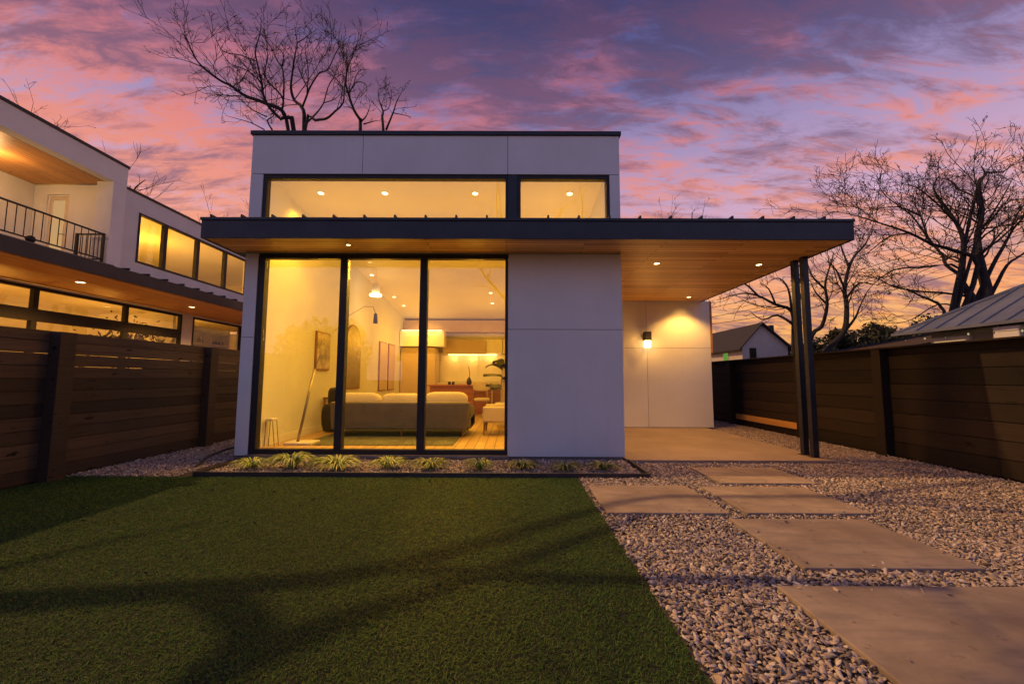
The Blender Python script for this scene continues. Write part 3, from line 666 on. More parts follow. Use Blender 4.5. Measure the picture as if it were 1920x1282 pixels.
# ---------------------------------------------------------------- fences
def fence(label, X, side, y_from, y_to, ztop, posts, board, mat, gap, name='wooden_fence'):
    F = thing(name, (X, (y_from + y_to) / 2, 0), label, 'fence')
    ys = [y_from] + [p[1] for p in posts if y_from < p[1] < y_to] + [y_to]
    r = random.Random(int(X * 10))
    for a, b_ in zip(ys[:-1], ys[1:]):
        mb = MB(); z = .03
        while z < ztop - .04:
            zz = min(z + board - gap, ztop); j = r.uniform(-.004, .004)
            mb.box(X + j - .011, X + j + .011, a + .001, b_ - .001, z, zz); z += board
        mb.build('board_panel', mat, F, bevel=.003)
        bb = MB(); xb = X - side * .021; bb.box(xb - .006, xb + .006, a + .002, b_ - .002, .03, ztop - (.52 if side > 0 else .03)).box(xb - .006, xb + .006, a + .002, b_ - .002, ztop - .13 if side > 0 else ztop - .025, ztop - .02)
        if side > 0: bb.box(xb - .006, xb + .006, a + .002 + (b_ - a) * .45, b_ - .002, ztop - .515, ztop - .35)
        bb.build('gap_light_stop', 'black_frame', F)  # dark sheets added behind the boards to stop light through the gaps
        MB().box(X - .05 * side - .018, X - .05 * side + .018, a, b_, .0, .12).build('bottom_rail', mat, F)
    for p0, p1 in posts: MB().box(min(X + side * .012, X + side * .15), max(X + side * .012, X + side * .15), p0, p1, 0, ztop - .01).build('post', mat, F, bevel=.004)
    return F
FL = fence('brown stained horizontal board fence left of the lawn, below the neighbouring house', -5.60, 1, -3, 16, 1.80, [(2.45, 2.64), (4.98, 5.17), (7.50, 7.69), (10.0, 10.19)], .150, 'stained_fence', .0055)
FR = fence('near black horizontal board fence along the right side of the gravel', 6.20, -1, -3, 18, 1.76, [(4.1, 4.27), (6.86, 7.03), (8.84, 8.98), (11.62, 11.79), (14.4, 14.6)], .232, 'dark_stained_fence', .010)
MB().box(6.155, 6.186, 9.0, 11.6, .17, .31).build('kick_board', 'raw_board', FR, bevel=.003)
MB().box(6.03, 6.23, -3, 18, 1.751, 1.775).build('cap_rail', 'dark_stained_fence', FR)

# ---------------------------------------------------------------- neighbouring house, left
NB = thing('neighbouring_house', (-14, 13, 0), 'two storey white house on the left with balcony, wood soffits and lit windows', 'house')
def wall_with_openings(mb, X0, X1, ya, yb, za, zb_, ops):
    y = ya
    for (o0, o1, q0, q1) in sorted(ops):
        mb.box(X0, X1, y, o0, za, zb_)
        if q0 > za: mb.box(X0, X1, o0, o1, za, q0)
        if q1 < zb_: mb.box(X0, X1, o0, o1, q1, zb_)
        y = o1
    mb.box(X0, X1, y, yb, za, zb_)
uw = MB(); wall_with_openings(uw, -13.55, -13.33, 12.43, 28, 4.53, 7.70, [(14.33, 20.45, 5.28, 7.08)]); uw.build('upper_wall', 'stucco', NB)
MB().box(-13.58, -13.29, 12.45, 28, 7.701, 7.78).build('parapet_coping', 'black_metal', NB)
lo = [(5.5, 18.65, .9, 4.07), (19.3, 22.8, 1.0, 4.05)]
lw = MB(); wall_with_openings(lw, -15.25, -15.0, 4.5, 28, 0, 4.13, lo); lw.build('lower_wall', 'stucco', NB)
MB().box(-21, -20.8, 4.5, 28, 0, 7.6).build('rear_wall', 'plaster', NB)
MB().box(-20.8, -15.26, 27.8, 28, 0, 4.13).box(-20.8, -15.26, 4.5, 4.7, 0, 4.13).box(-20.8, -13.56, 27.8, 28, 4.56, 7.6).box(-20.8, -14.7, 12.6, 12.8, 4.56, 7.6).build('end_wall', 'plaster', NB)
MB().box(-20.8, -13.6, 4.5, 28, 4.32, 4.52).build('upper_floor', 'plaster', NB)
MB().box(-20.8, -15.26, 4.5, 28, -.1, .15).build('ground_floor', 'oak_floor', NB)
MB().box(-20.8, -13.56, 12.5, 28, 7.4, 7.6).build('roof', 'plaster', NB)
# canopy between the storeys
cn = MB(); cn.box(-11.96, -11.90, 4.4, 28, 4.16, 4.53); cn.box(-13.32, -11.97, 4.4, 28, 4.44, 4.52); cno = cn.build('canopy', 'black_metal', NB)
for yy in np.arange(12.6, 27, .72): MB().box(-13.3, -11.87, yy - .02, yy + .02, 4.535, 4.60).build('roof_seam', 'black_metal', cno)
MB().box(-14.999, -11.97, 4.4, 28, 4.14, 4.18).build('canopy_soffit', 'cedar_soffit_long', NB)
# balcony
MB().box(-14.66, -12.0, 4.4, 12.25, 4.535, 4.58).build('balcony_floor', 'concrete_base', NB)
MB().box(-14.95, -14.67, 4.4, 12.6, 4.535, 7.6).build('balcony_inner_wall', 'stucco', NB)
be = MB(); be.box(-14.66, -14.25, 12.25, 12.5, 4.585, 7.095); be.box(-14.25, -13.56, 12.25, 12.5, 6.79, 7.095); be.box(-13.56, -12.5, 12.25, 12.5, 4.585, 7.095); be.box(-13.2, -12.5, 12.42, 12.55, 4.585, 7.095); be.build('balcony_end_wall', 'stucco', NB)
MB().box(-12.5, -12.0, 12.0, 12.42, 4.535, 7.095).build('balcony_column', 'stucco', NB)
MB().box(-12.28, -12.0, 4.4, 12.42, 7.10, 7.70).box(-14.6, -12.29, 12.2, 12.42, 7.16, 7.70).box(-14.6, -12.29, 4.4, 4.6, 7.16, 7.7).build('balcony_fascia', 'stucco', NB)
MB().box(-14.66, -12.29, 4.4, 12.19, 7.10, 7.15).build('balcony_soffit', 'cedar_soffit_long', NB)
MB().box(-14.9, -12.28, 4.6, 12.19, 7.4, 7.6).build('roof', 'black_metal', NB)
MB().box(-12.32, -11.97, 4.4, 12.45, 7.701, 7.78).build('parapet_coping', 'black_metal', NB)
dr2 = MB().box(-14.2, -13.61, 12.31, 12.36, 4.59, 6.74).build('door', 'cream_fabric', NB, bevel=.004)
MB().box(-14.1, -13.74, 12.303, 12.309, 4.75, 6.62).build('pane', 'window_warm', dr2)
MB().tube([(-13.68, 12.30, 5.55), (-13.68, 12.25, 5.55), (-13.80, 12.25, 5.55)], .014, 6).build('handle', 'brushed_steel', dr2)
MB().box(-14.249, -14.2, 12.29, 12.4, 4.59, 6.785).box(-13.61, -13.561, 12.29, 12.4, 4.59, 6.785).box(-14.2, -13.61, 12.29, 12.4, 6.745, 6.785).build('door_frame', 'white_enamel', NB)
rl = MB()
for z0, z1 in ((5.40, 5.44), (4.66, 4.69)): rl.box(-12.06, -12.02, 4.5, 11.9, z0, z1); rl.box(-12.78, -12.065, 11.86, 11.90, z0, z1)
for yy in np.arange(4.6, 11.8, .19): rl.box(-12.047, -12.033, yy, yy + .014, 4.6905, 5.3995)
for xx in np.arange(-12.66, -12.1, .12): rl.box(xx, xx + .014, 11.873, 11.887, 4.6905, 5.3995)
rl.box(-12.07, -12.01, 11.85, 11.91, 4.58, 5.445); rl.box(-12.85, -12.785, 11.85, 11.91, 4.58, 5.445)
rl.build('balcony_railing', 'black_frame', NB)
tag(MB().lathe([(.01, 0), (.07, .03), (.1, .1), (.07, .17), (.01, .2)], (-12.12, 10.15, 4.58), 16).build('garden_ball', 'rubber', origin=(-12.12, 10.15, 4.58), smooth=True), 'small dark round ball on the neighbouring balcony floor behind the railing', 'ball')
def nwin(X, y0, y1, z0, z1, bars, fwid=.07, zbars=()):
    f = MB(); f.box(X - .12, X + .02, y0, y1, z1 - fwid, z1); f.box(X - .12, X + .02, y0, y1, z0, z0 + fwid)
    ed = [y0 + fwid / 2] + list(bars) + [y1 - fwid / 2]
    for yy in ed:
        w = fwid / 2 if yy in (ed[0], ed[-1]) else .075
        f.box(X - .12, X + .024, yy - w, yy + w, z0 + fwid + .001, z1 - fwid - .001)
    for zz0, zz1 in zbars: f.box(X - .11, X + .03, y0 + fwid, y1 - fwid, zz0, zz1)
    o = f.build('window', 'black_frame', NB)
    for a, b_ in zip(ed[:-1], ed[1:]): MB().box(X - .06, X - .05, a + .03, b_ - .03, z0 + .03, z1 - .03).build('pane', 'neighbour_glass', o)
nwin(-13.33, 14.33, 20.45, 5.28, 7.08, (15.50, 17.15, 18.85))
nwin(-15.0, 5.5, 18.65, .9, 4.06, (9.6, 12.87, 15.95), .09, ((2.98, 3.36),))
nwin(-15.0, 19.3, 22.8, 1.0, 4.05, (), .07)
can_light((-13.3, 12.55, 4.138), .11, NB); can_light((-13.3, 17.0, 4.138), .10, NB); can_light((-13.3, 21.0, 4.138), .10, NB)
for yy, pw in ((8.5, 260), (12.55, 420), (17.0, 360), (21, 300)): lamp('neighbour_downlight', 'SPOT', (-13.3, yy, 4.05), pw, (1, .43, .07), .08, (-13.3, yy, 0), 140, .5)
lamp('balcony_light', 'POINT', (-13.6, 10.3, 6.7), 60, (1, .56, .22), .15)
for yy in (14.9, 17.9): lamp('neighbour_room_light', 'POINT', (-16.5, yy, 6.2), 220, (1, .46, .05), .2)
lamp('neighbour_room_light', 'SPOT', (-14.6, 18.3, 6.9), 420, (1, .55, .10), .06, (-15.8, 18.6, 5.2), 70, .6)
for yy in (8.5, 13.5, 17.2, 21.5): lamp('neighbour_room_light', 'POINT', (-17.2, yy, 2.4), 120, (1, .46, .07), .2)
MB().box(-20.8, -17.2, 16.6, 16.75, 4.53, 7.39).build('partition_wall', 'plaster', NB); MB().box(-19.0, -15.6, 18.9, 19.05, .151, 4.12).build('partition_wall', 'plaster', NB)
B_ = thing('bookshelf', (-16.2, 21.2, .15), 'white shelving with dark bottles in the right ground floor window next door', 'shelf')
sh = MB(); sh.box(-16.6, -16.5, 19.2, 23.4, .151, 3.9)
for zz in (1.7, 2.3, 2.95, 3.6): sh.box(-16.49, -16.0, 19.2, 23.4, zz, zz + .05)
for yy in (19.2, 20.5, 21.9, 23.3): sh.box(-16.49, -16.0, yy, yy + .06, .151, 3.9) if yy in (19.2, 23.3) else sh.box(-16.49, -16.0, yy, yy + .06, 2.351, 2.949).box(-16.49, -16.0, yy, yy + .06, 3.001, 3.599)
sh.build('carcass', 'light_cabinet', B_)
rr = random.Random(3); it = MB()
for zz in (1.75, 2.35, 3.0):
    y_ = 19.4
    while y_ < 23.1:
        h_ = rr.uniform(.15, .42); w_ = rr.uniform(.06, .2)
        if rr.random() < .75: it.lathe([(w_ * .4, 0), (w_ * .45, h_ * .6), (w_ * .18, h_ * .75), (w_ * .18, h_)], (-16.2, y_, zz + .002), 8)
        y_ += w_ + rr.uniform(.03, .12)
it.build('bottles', 'black_leather', B_)['kind'] = 'stuff'
PP = thing('potted_plant', (-16.0, 17.3, .15), 'bushy leafy plant lit orange inside the neighbouring ground floor window', 'plant')
MB().lathe([(.22, 0), (.32, .6), (.30, .62)], (-16.0, 17.3, .151), 16).build('pot', 'white_enamel', PP, smooth=True)
MB().tube([(-16.0, 17.3, .7), (-16.0, 17.3, 2.4)], .04, 6).build('stem', 'bark', PP)
def leaf_cloud(mb, n, cfun, size, r):
    c_ = np.array([cfun() for _ in range(n)]); a = r.normal(0, 1, (n, 3)); a /= np.linalg.norm(a, axis=1)[:, None]
    b_ = np.cross(a, r.normal(0, 1, (n, 3))); b_ /= np.linalg.norm(b_, axis=1)[:, None] + 1e-9; s_ = (size * r.uniform(.6, 1.4, n))[:, None]
    mb.add(np.stack([c_ - a * s_, c_ + b_ * s_ * .38, c_ + a * s_, c_ - b_ * s_ * .38], 1).reshape(-1, 3), np.arange(n)[:, None] * 4 + np.arange(4)[None])
r5 = np.random.default_rng(5); mb = MB(); leaf_cloud(mb, 500, lambda: np.array((-16.0, 17.3, 2.75)) + r5.normal(0, 1, 3) * (.45, .75, .42), .12, r5); mb.build('foliage', 'dry_leaf', PP)

# ---------------------------------------------------------------- houses beyond the right fence
GH = thing('gable_house', (24.2, 44, 0), 'white gabled house with dark shingle roof beyond the right fence', 'house')
gx0, gx1, gy0, gy1, ez, az_ = 22.1, 26.5, 40, 56, 4.4, 6.55; gm_ = (gx0 + gx1) / 2 - .3
MB().prism([(gx0, gy0, 0), (gx1, gy0, 0), (gx1, gy0, ez), (gm_, gy0, az_), (gx0, gy0, ez)], (0, gy1 - gy0, 0)).build('wall', 'siding_white', GH)
def roof_plane(mb, a, b_, y0, y1, th=.14):
    mb.hexa([(a[0], y0, a[1]), (b_[0], y0, b_[1]), (b_[0], y1, b_[1]), (a[0], y1, a[1]), (a[0], y0, a[1] + th), (b_[0], y0, b_[1] + th), (b_[0], y1, b_[1] + th), (a[0], y1, a[1] + th)])
rm = MB(); roof_plane(rm, (gx0 - .45, ez - .40), (gm_, az_ + .02), gy0 - .4, gy1 + .3); roof_plane(rm, (gm_, az_ + .02), (gx1 + .45, ez - .40), gy0 - .4, gy1 + .3); rf = rm.build('roof', 'shingles', GH)
MB().box(25.5, 25.9, 41, 41.4, 5.2, 6.6).build('chimney', 'shingles', rf)
for yy, m_ in ((42.5, 'green_window'),): 
    o = MB().box(gx0 - .04, gx0 - .005, yy, yy + 1.1, 2.6, 4.0).build('window', 'siding_white', GH); MB().box(gx0 - .055, gx0 - .041, yy + .1, yy + 1.0, 2.7, 3.9).build('pane', m_, o)
o = MB().box(22.8, 23.45, gy0 - .04, gy0 - .005, 2.7, 4.25).build('window', 'black_frame', GH); MB().box(22.86, 23.39, gy0 - .06, gy0 - .041, 3.35, 4.18).build('pane', 'neighbour_glass', o)

MH = thing('metal_roof_house', (12, 6, 0), 'grey sided house with a ribbed metal hip roof beyond the right fence', 'house')
ex, ey, ez = 9.5, 10.3, 2.38
MB().box(9.95, 15.8, -6, 9.85, 0, 2.36).build('wall', 'siding_grey', MH)
wl = MB()
for zz in np.arange(.2, 2.2, .17): wl.hexa([(9.93, -6, zz), (9.949, -6, zz), (9.949, 9.84, zz), (9.93, 9.84, zz), (9.942, -6, zz + .168), (9.949, -6, zz + .168), (9.949, 9.84, zz + .168), (9.942, 9.84, zz + .168)])
wl.build('siding', 'siding_grey', MH)
pitch = .60; hw = 3.3
rm = MB(); rm.add([(ex, -6.5, ez), (ex, ey, ez), (ex + 2 * hw, ey, ez), (ex + 2 * hw, -6.5, ez), (ex + hw, -6.5 + hw, ez + pitch * hw), (ex + hw, ey - hw, ez + pitch * hw)], [[0, 4, 5, 1], [2, 5, 4, 3]], [[1, 5, 2], [3, 4, 0], ], [[0, 1, 2, 3]])
rf = rm.build('roof', 'zinc_roof', MH)
sm = MB()
for yy in np.arange(-6, 10.2, .45):
    tt = min(hw, ey - yy, yy + 6.5)
    if tt > .1: sm.beam((ex - .01, yy, ez + .012), (ex + tt - .03, yy, ez + .012 + pitch * (tt - .03)), .03, .04)
sm.beam((ex, ey, ez + .02), (ex + hw, ey - hw, ez + .02 + pitch * hw), .10, .05)
sm.build('standing_seams', 'zinc_roof', rf)
MB().box(ex - .05, ex - .002, -6.5, ey + .05, ez - .05, ez + .012).build('gutter', 'zinc_roof', MH)
o = MB().box(9.86, 9.93, 8.95, 9.78, 1.1, 2.22).build('window', 'white_enamel', MH, bevel=.004); MB().box(9.85, 9.862, 9.03, 9.70, 1.18, 2.13).build('pane', 'window_warm', o)
le = MB(); a0, a1 = at(1535, 662, 11.5), at(1700, 632, 11.5)
bx = a0[0] * 15 / 11.5 + .15; ex2, ez2 = a1[0] + 1.5, a1[2] + .26
le.hexa([(a0[0], 11.5, a0[2] - .05), (ex2, 11.5, ez2 - .05), (ex2, 15, ez2 - .75), (bx, 15, a0[2] - .75), (a0[0], 11.5, a0[2]), (ex2, 11.5, ez2), (ex2, 15, ez2 - .70), (bx, 15, a0[2] - .70)])
SHD = thing('lean_to_shed', (a1[0], 12.5, 0), 'low lean-to roof with a brown edge board just behind the right fence', 'shed')
le.build('roof', 'shingles', SHD)
MB().hexa([(a0[0] + .05, 11.53, a0[2] - .24), (ex2, 11.53, ez2 - .24), (ex2, 11.58, ez2 - .24), (a0[0] + .05, 11.58, a0[2] - .24), (a0[0] + .05, 11.53, a0[2] - .051), (ex2, 11.53, ez2 - .051), (ex2, 11.58, ez2 - .051), (a0[0] + .05, 11.58, a0[2] - .051)]).build('edge_board', 'raw_board', SHD)
MB().box(bx + .1, a1[0] + 1.3, 11.8, 14.8, 0, a0[2] - .80).build('wall', 'siding_grey', SHD)
AC = thing('air_conditioner', (9.6, 7.8, 0), 'white outdoor air conditioner box on the grey house wall', 'air conditioner')
MB().box(9.56, 9.90, 7.82, 8.25, 1.70, 2.30).build('casing', 'white_enamel', AC, bevel=.02)
MB().tube([(9.75, 8.20, 2.301), (9.75, 8.28, 2.36), (9.86, 8.34, 2.30), (9.93, 8.4, 2.2)], .018, 8).build('hose', 'rubber', AC, smooth=True)
MB().beam((9.6, 8.03, 1.675), (9.93, 8.03, 1.675), .05, .04).build('bracket', 'black_metal', AC)
ST = thing('string_lights', (9.4, 8, 2.2), 'string of small bulbs along the eave of the metal roofed house', 'string lights')
pts = [(9.40, y_, 2.24 - .06 * abs(math.sin((y_ - 6) * 2.6))) for y_ in np.linspace(6.5, 10.25, 34)]
MB().tube(pts, .006, 5).build('cable', 'rubber', ST)
for i in range(2, 33, 4): MB().lathe([(.004, .0), (.014, -.014), (.017, -.03), (.008, -.05)], (pts[i][0], pts[i][1], pts[i][2]), 10).build('bulb', 'string_bulb' if i % 8 == 2 else 'brushed_steel', ST, smooth=True)

# ---------------------------------------------------------------- bare trees
def twigs(mb, pts, r0, r1, level, maxl, r, dens, ratio, upb):
    pts = np.array(pts, float); seg = np.linalg.norm(np.diff(pts, axis=0), axis=1); cum = np.concatenate([[0], np.cumsum(seg)]); Lt = cum[-1]
    n = max(2, int(Lt * dens[level])) if level < len(dens) else 0
    for i in range(n):
        t_ = r.uniform(.22, 1.0) * Lt; k = min(np.searchsorted(cum, t_, 'right') - 1, len(seg) - 1); f = (t_ - cum[k]) / seg[k]
        p = pts[k] * (1 - f) + pts[k + 1] * f; tg = (pts[k + 1] - pts[k]) / seg[k]
        d = r.normal(0, 1, 3); d -= d @ tg * tg; d /= np.linalg.norm(d); ang = r.uniform(.45, 1.05)
        d = tg * math.cos(ang) + d * math.sin(ang) + np.array((0, 0, upb)); d /= np.linalg.norm(d)
        L_ = Lt * ratio * r.uniform(.55, 1.15) * (1.05 - .55 * t_ / Lt) if level else min(Lt * ratio, 3.2) * r.uniform(.5, 1.1)
        m = 5; q = [p]; dd = d.copy()
        for _ in range(m - 1):
            dd = dd + r.normal(0, .20, 3) + np.array((0, 0, .05)); dd /= np.linalg.norm(dd); q.append(q[-1] + dd * L_ / (m - 1))
        rb = max(.0095, (r0 + (r1 - r0) * t_ / Lt) * .55)
        mb.tube(q, np.linspace(rb, max(.008, rb * .35), m), 4 if level == 0 else 3, cap=False)
        if level + 1 < maxl: twigs(mb, q, rb, rb * .35, level + 1, maxl, r, dens, ratio, upb)
    return n
def smooth_path(p, k=3):
    p = np.array(p, float)
    out = []
    for i in range(len(p) - 1):
        a, b_, c_, d = p[max(i - 1, 0)], p[i], p[i + 1], p[min(i + 2, len(p) - 1)]
        for j in range(k):
            t_ = j / k; out.append(.5 * ((2 * b_) + (c_ - a) * t_ + (2 * a - 5 * b_ + 4 * c_ - d) * t_ ** 2 + (3 * b_ - a - 3 * c_ + d) * t_ ** 3))
    out.append(p[-1]); return np.array(out)
def traced_tree(name, label, Y, conv, limbs, base, seed, thick=1.0, dens=(1.1, 2.2, 2.6), ratio=.5, upb=.12, depth=1.4, group='bare trees'):
    r = np.random.default_rng(seed); T = thing(name, base, label, 'tree', group); tk = MB(); br = MB()
    for lm_ in limbs:
        rr0, rr1, pts = lm_[0] * thick, lm_[1] * thick, lm_[2]; big = lm_[0] > .07; off = r.uniform(-depth, depth); n = len(pts); P3 = []
        for i, (a, b_) in enumerate(pts): P3.append(at(*conv(a, b_), Y + off * i / max(1, n - 1) + r.normal(0, .1)))
        if big: P3.insert(0, P3[0] * .45 + np.array(base) * .55 + (0, 0, .4)); P3.insert(0, np.array(base) + (0, 0, -.1)); rads = np.concatenate([[rr0 * 1.7, rr0 * 1.35], np.linspace(rr0, rr1, n)])
        else: rads = np.linspace(rr0, rr1, n)
        sp_ = smooth_path(P3); rs = np.interp(np.linspace(0, 1, len(sp_)), np.linspace(0, 1, len(rads)), rads)
        tk.tube(sp_, rs, 7)
        vis = sp_[6:] if big else sp_
        twigs(br, vis, float(rs[-len(vis)]) * .6, rr1, 0, len(dens), r, dens, ratio, upb)
    tk.build('trunk', 'bark', T, smooth=True); br.build('crown', 'bark', T, smooth=True)
    return T, br
cA = lambda a, b_: (302 + a / 3.84, 245 - (245 - b_ / 3.84) * .90)
traced_tree('bare_tree', 'large bare branching tree rising behind the roof of the white house', 19, cA, [
    (.15, .022, [(955, 940), (900, 840), (860, 770), (790, 740), (700, 700), (600, 660), (500, 580), (440, 550), (360, 490), (300, 435), (240, 350), (180, 200), (150, 170)]),
    (.03, .01, [(300, 435), (200, 390), (130, 370), (60, 355)]), (.03, .01, [(360, 490), (330, 440), (230, 400), (110, 300), (60, 260)]),
    (.12, .016, [(915, 935), (860, 850), (815, 800), (770, 740), (735, 650), (725, 560), (690, 390), (680, 300), (715, 150), (720, 40)]),
    (.045, .012, [(725, 560), (620, 460), (500, 410), (470, 370)]), (.04, .012, [(690, 390), (580, 340), (450, 310), (400, 220), (370, 170)]),
    (.07, .014, [(870, 780), (880, 700), (850, 640), (780, 560), (745, 480), (770, 330), (720, 200)]),
    (.06, .012, [(880, 700), (885, 550), (870, 430), (840, 390), (780, 260), (690, 130)]), (.05, .012, [(870, 430), (880, 330), (800, 240), (760, 180)]),
    (.13, .016, [(1030, 940), (1015, 760), (960, 700), (935, 600), (945, 480), (965, 330), (980, 240), (960, 100)]),
    (.07, .014, [(1015, 760), (1050, 660), (1075, 590), (1140, 480), (1200, 455), (1250, 340), (1290, 260), (1330, 255)]),
    (.045, .012, [(1060, 610), (1010, 500), (970, 370)]), (.04, .010, [(980, 240), (1040, 200), (1070, 170), (1130, 130)]), (.04, .01, [(1050, 640), (1060, 460), (1040, 330), (1040, 250)]),
    (.10, .014, [(1040, 910), (1110, 860), (1190, 845), (1250, 790), (1310, 720), (1320, 600), (1340, 400), (1330, 250)]),
    (.06, .012, [(1040, 890), (1120, 800), (1170, 720), (1200, 600), (1250, 500), (1270, 400)]), (.04, .01, [(1170, 720), (1250, 690), (1310, 630)]),
    (.06, .012, [(800, 935), (765, 860), (810, 820), (770, 740)]), (.04, .01, [(745, 935), (650, 880), (560, 850), (460, 820)]), (.045, .01, [(760, 830), (650, 770), (560, 680), (500, 660), (430, 700)]),
    (.04, .01, [(815, 800), (740, 700), (640, 620), (540, 590)]), (.04, .01, [(735, 650), (650, 560), (560, 500), (470, 400)])], (-10, 19, 0), 11, thick=.72, dens=(2.0, 2.8, 3.0), ratio=.5)
traced_tree('bare_tree', 'slimmer bare tree behind the roof, right of the large one', 21, cA, [
    (.09, .014, [(1435, 940), (1440, 870), (1390, 780), (1350, 650), (1330, 560), (1345, 440), (1380, 340), (1420, 220)]), (.05, .01, [(1440, 870), (1480, 820), (1510, 730)]), (.05, .01, [(1430, 850), (1370, 760), (1310, 755)]),
    (.04, .01, [(1460, 890), (1520, 870), (1560, 860)]), (.035, .01, [(1350, 650), (1400, 560), (1460, 560), (1480, 610), (1420, 690)]), (.035, .01, [(1340, 420), (1300, 320), (1270, 240)]), (.03, .01, [(1380, 600), (1420, 470), (1500, 450)])], (-7, 21, 0), 12, dens=(1.6, 2.2, 2.2))
traced_tree('bare_tree', 'thin pale-twigged bare tree behind the roof, rightmost of that trio', 22, cA, [
    (.075, .012, [(1600, 940), (1600, 800), (1570, 700), (1560, 620)]), (.06, .01, [(1620, 935), (1670, 800), (1700, 700), (1740, 620)]), (.03, .008, [(1600, 780), (1640, 760), (1660, 620), (1620, 560)]), (.03, .008, [(1670, 800), (1760, 820), (1800, 830)])], (-5, 22, 0), 13, dens=(2.2, 2.4, 2.2))
cR = lambda a, b_: (1320 + a / 2.465, 380 + b_ / 2.465)
RT, RTb = traced_tree('bare_tree', 'huge spreading bare tree behind the metal roof at far right', 20, cR, [
    (.30, .03, [(1300, 440), (1285, 320), (1270, 240), (1265, 150), (1285, 40), (1270, -90), (1300, -130), (1280, -170)]),
    (.24, .025, [(1240, 470), (1190, 370), (1195, 280), (1200, 180), (1170, 100), (1100, 0), (1060, -70), (1090, -130)]),
    (.12, .02, [(1190, 370), (1120, 290), (1100, 240), (1040, 170), (1000, 60), (960, -20)]),
    (.13, .012, [(1265, 290), (1150, 220), (1050, 190), (950, 140), (830, 100), (700, 60), (600, 40)]),
    (.12, .02, [(1330, 300), (1380, 210), (1430, 120), (1500, 30), (1520, -120)]), (.12, .02, [(1330, 420), (1400, 290), (1470, 240), (1560, 160)]),
    (.09, .012, [(1230, 460), (1130, 420), (1000, 410), (880, 390), (800, 350), (700, 330)]), (.09, .012, [(1110, 500), (1000, 430), (900, 390), (820, 370)]),
    (.08, .012, [(1190, 310), (1000, 300), (880, 310), (790, 370), (740, 430)]), (.08, .012, [(1200, 180), (1130, 60), (1000, -60), (900, -90)]),
    (.08, .012, [(1285, 40), (1180, -60), (1120, -110), (1000, -110)]), (.08, .012, [(1270, -90), (1380, -140), (1440, -190)]), (.07, .012, [(1265, 150), (1340, 40), (1400, -60), (1430, -120)]),
    (.06, .012, [(1050, 190), (960, 60), (840, -30), (800, -100)]), (.06, .01, [(950, 140), (850, 160), (760, 230), (700, 260)]), (.07, .012, [(1000, 60), (900, 20), (780, 30)]),
    (.06, .01, [(1180, 480), (1080, 470), (960, 540), (880, 560)])], (20.2, 20, 0), 14, thick=.74, dens=(2.8, 3.2, 2.7), ratio=.55, upb=.03, depth=2.2)
r6 = np.random.default_rng(6); lv = MB(); cv = np.vstack(RTb.v); leaf_cloud(lv, 1500, lambda: cv[r6.integers(len(cv))] + r6.normal(0, .05, 3), .06, r6); lv.build('leaves', 'dry_leaf', RT)
traced_tree('bare_tree', 'medium bare tree with forked trunk beside the carport posts', 17, cR, [
    (.12, .014, [(590, 660), (650, 590), (660, 480), (650, 400), (670, 300), (700, 240), (740, 200), (780, 130)]), (.06, .01, [(655, 590), (700, 530), (720, 480), (760, 400)]),
    (.09, .012, [(500, 610), (545, 570), (570, 470), (560, 380), (580, 300), (600, 230)]), (.05, .01, [(660, 440), (720, 370), (800, 380), (860, 350)]), (.05, .01, [(560, 400), (500, 340), (480, 280)]),
    (.05, .01, [(650, 400), (610, 310), (560, 260)]), (.05, .01, [(670, 300), (640, 220), (620, 160)]), (.05, .01, [(570, 470), (520, 420), (490, 360)])], (6.4 + 5.2, 17, 0), 15, dens=(1.8, 2.4, 2.4), ratio=.5)
traced_tree('bare_tree', 'low bare tree with arching twigs above the gabled house', 19, cR, [
    (.10, .012, [(415, 600), (405, 500), (330, 470), (250, 430), (170, 420), (60, 450)]), (.07, .01, [(410, 560), (340, 520), (270, 540), (210, 500)]), (.06, .01, [(405, 500), (390, 400), (350, 350), (300, 360)]),
    (.05, .01, [(330, 470), (300, 400), (260, 370)]), (.05, .01, [(408, 520), (450, 430), (440, 350), (400, 330)]), (.05, .01, [(250, 430), (180, 370), (120, 400), (70, 420)])], (12.8, 19, 0), 16, dens=(2.0, 2.4, 2.4), ratio=.5, upb=.02)
def auto_tree(base, h, spread, seed, label, name='bare_tree', dens=(1.0, 1.8, 2.2), group='bare trees', lean=(0, 0)):
    r = np.random.default_rng(seed); T = thing(name, base, label, 'tree', group); tk = MB(); br = MB(); b0 = np.array(base, float)
    fork = b0 + (lean[0] * .4, lean[1] * .4, h * .38); tk.tube(smooth_path([b0 - (0, 0, .1), b0 + (lean[0] * .15 + .1, lean[1] * .15, h * .2), fork]), np.linspace(h * .022, h * .016, 7), 8)
    for i in range(8):
        a = i * 2.4 + r.uniform(-.4, .4); sp_ = spread * r.uniform(.35, 1.0); tip = b0 + np.array((math.cos(a) * sp_ + lean[0], math.sin(a) * sp_ + lean[1], h * r.uniform(.78, 1.0)))
        mid = fork * .5 + tip * .5 + (math.cos(a) * sp_ * .15, math.sin(a) * sp_ * .15, -h * .05) + r.normal(0, .03 * h, 3)
        pth = smooth_path([fork, fork * .75 + mid * .25 + r.normal(0, .01 * h, 3), mid, tip * .6 + mid * .4 + r.normal(0, .03 * h, 3), tip]); tk.tube(pth, np.linspace(h * .011, h * .0016, len(pth)), 6)
        twigs(br, pth, h * .008, h * .0012, 0, len(dens), r, dens, .45, .12)
    tk.build('trunk', 'bark', T, smooth=True); br.build('crown', 'bark', T, smooth=True); return T
auto_tree((-22.5, 30, 0), 14.5, 4.2, 21, 'bare tree top showing above the lower roof of the left house')
auto_tree((-31.2, 26, 0), 18.6, 2.6, 22, 'bare twigs above the balcony roof at the far left')
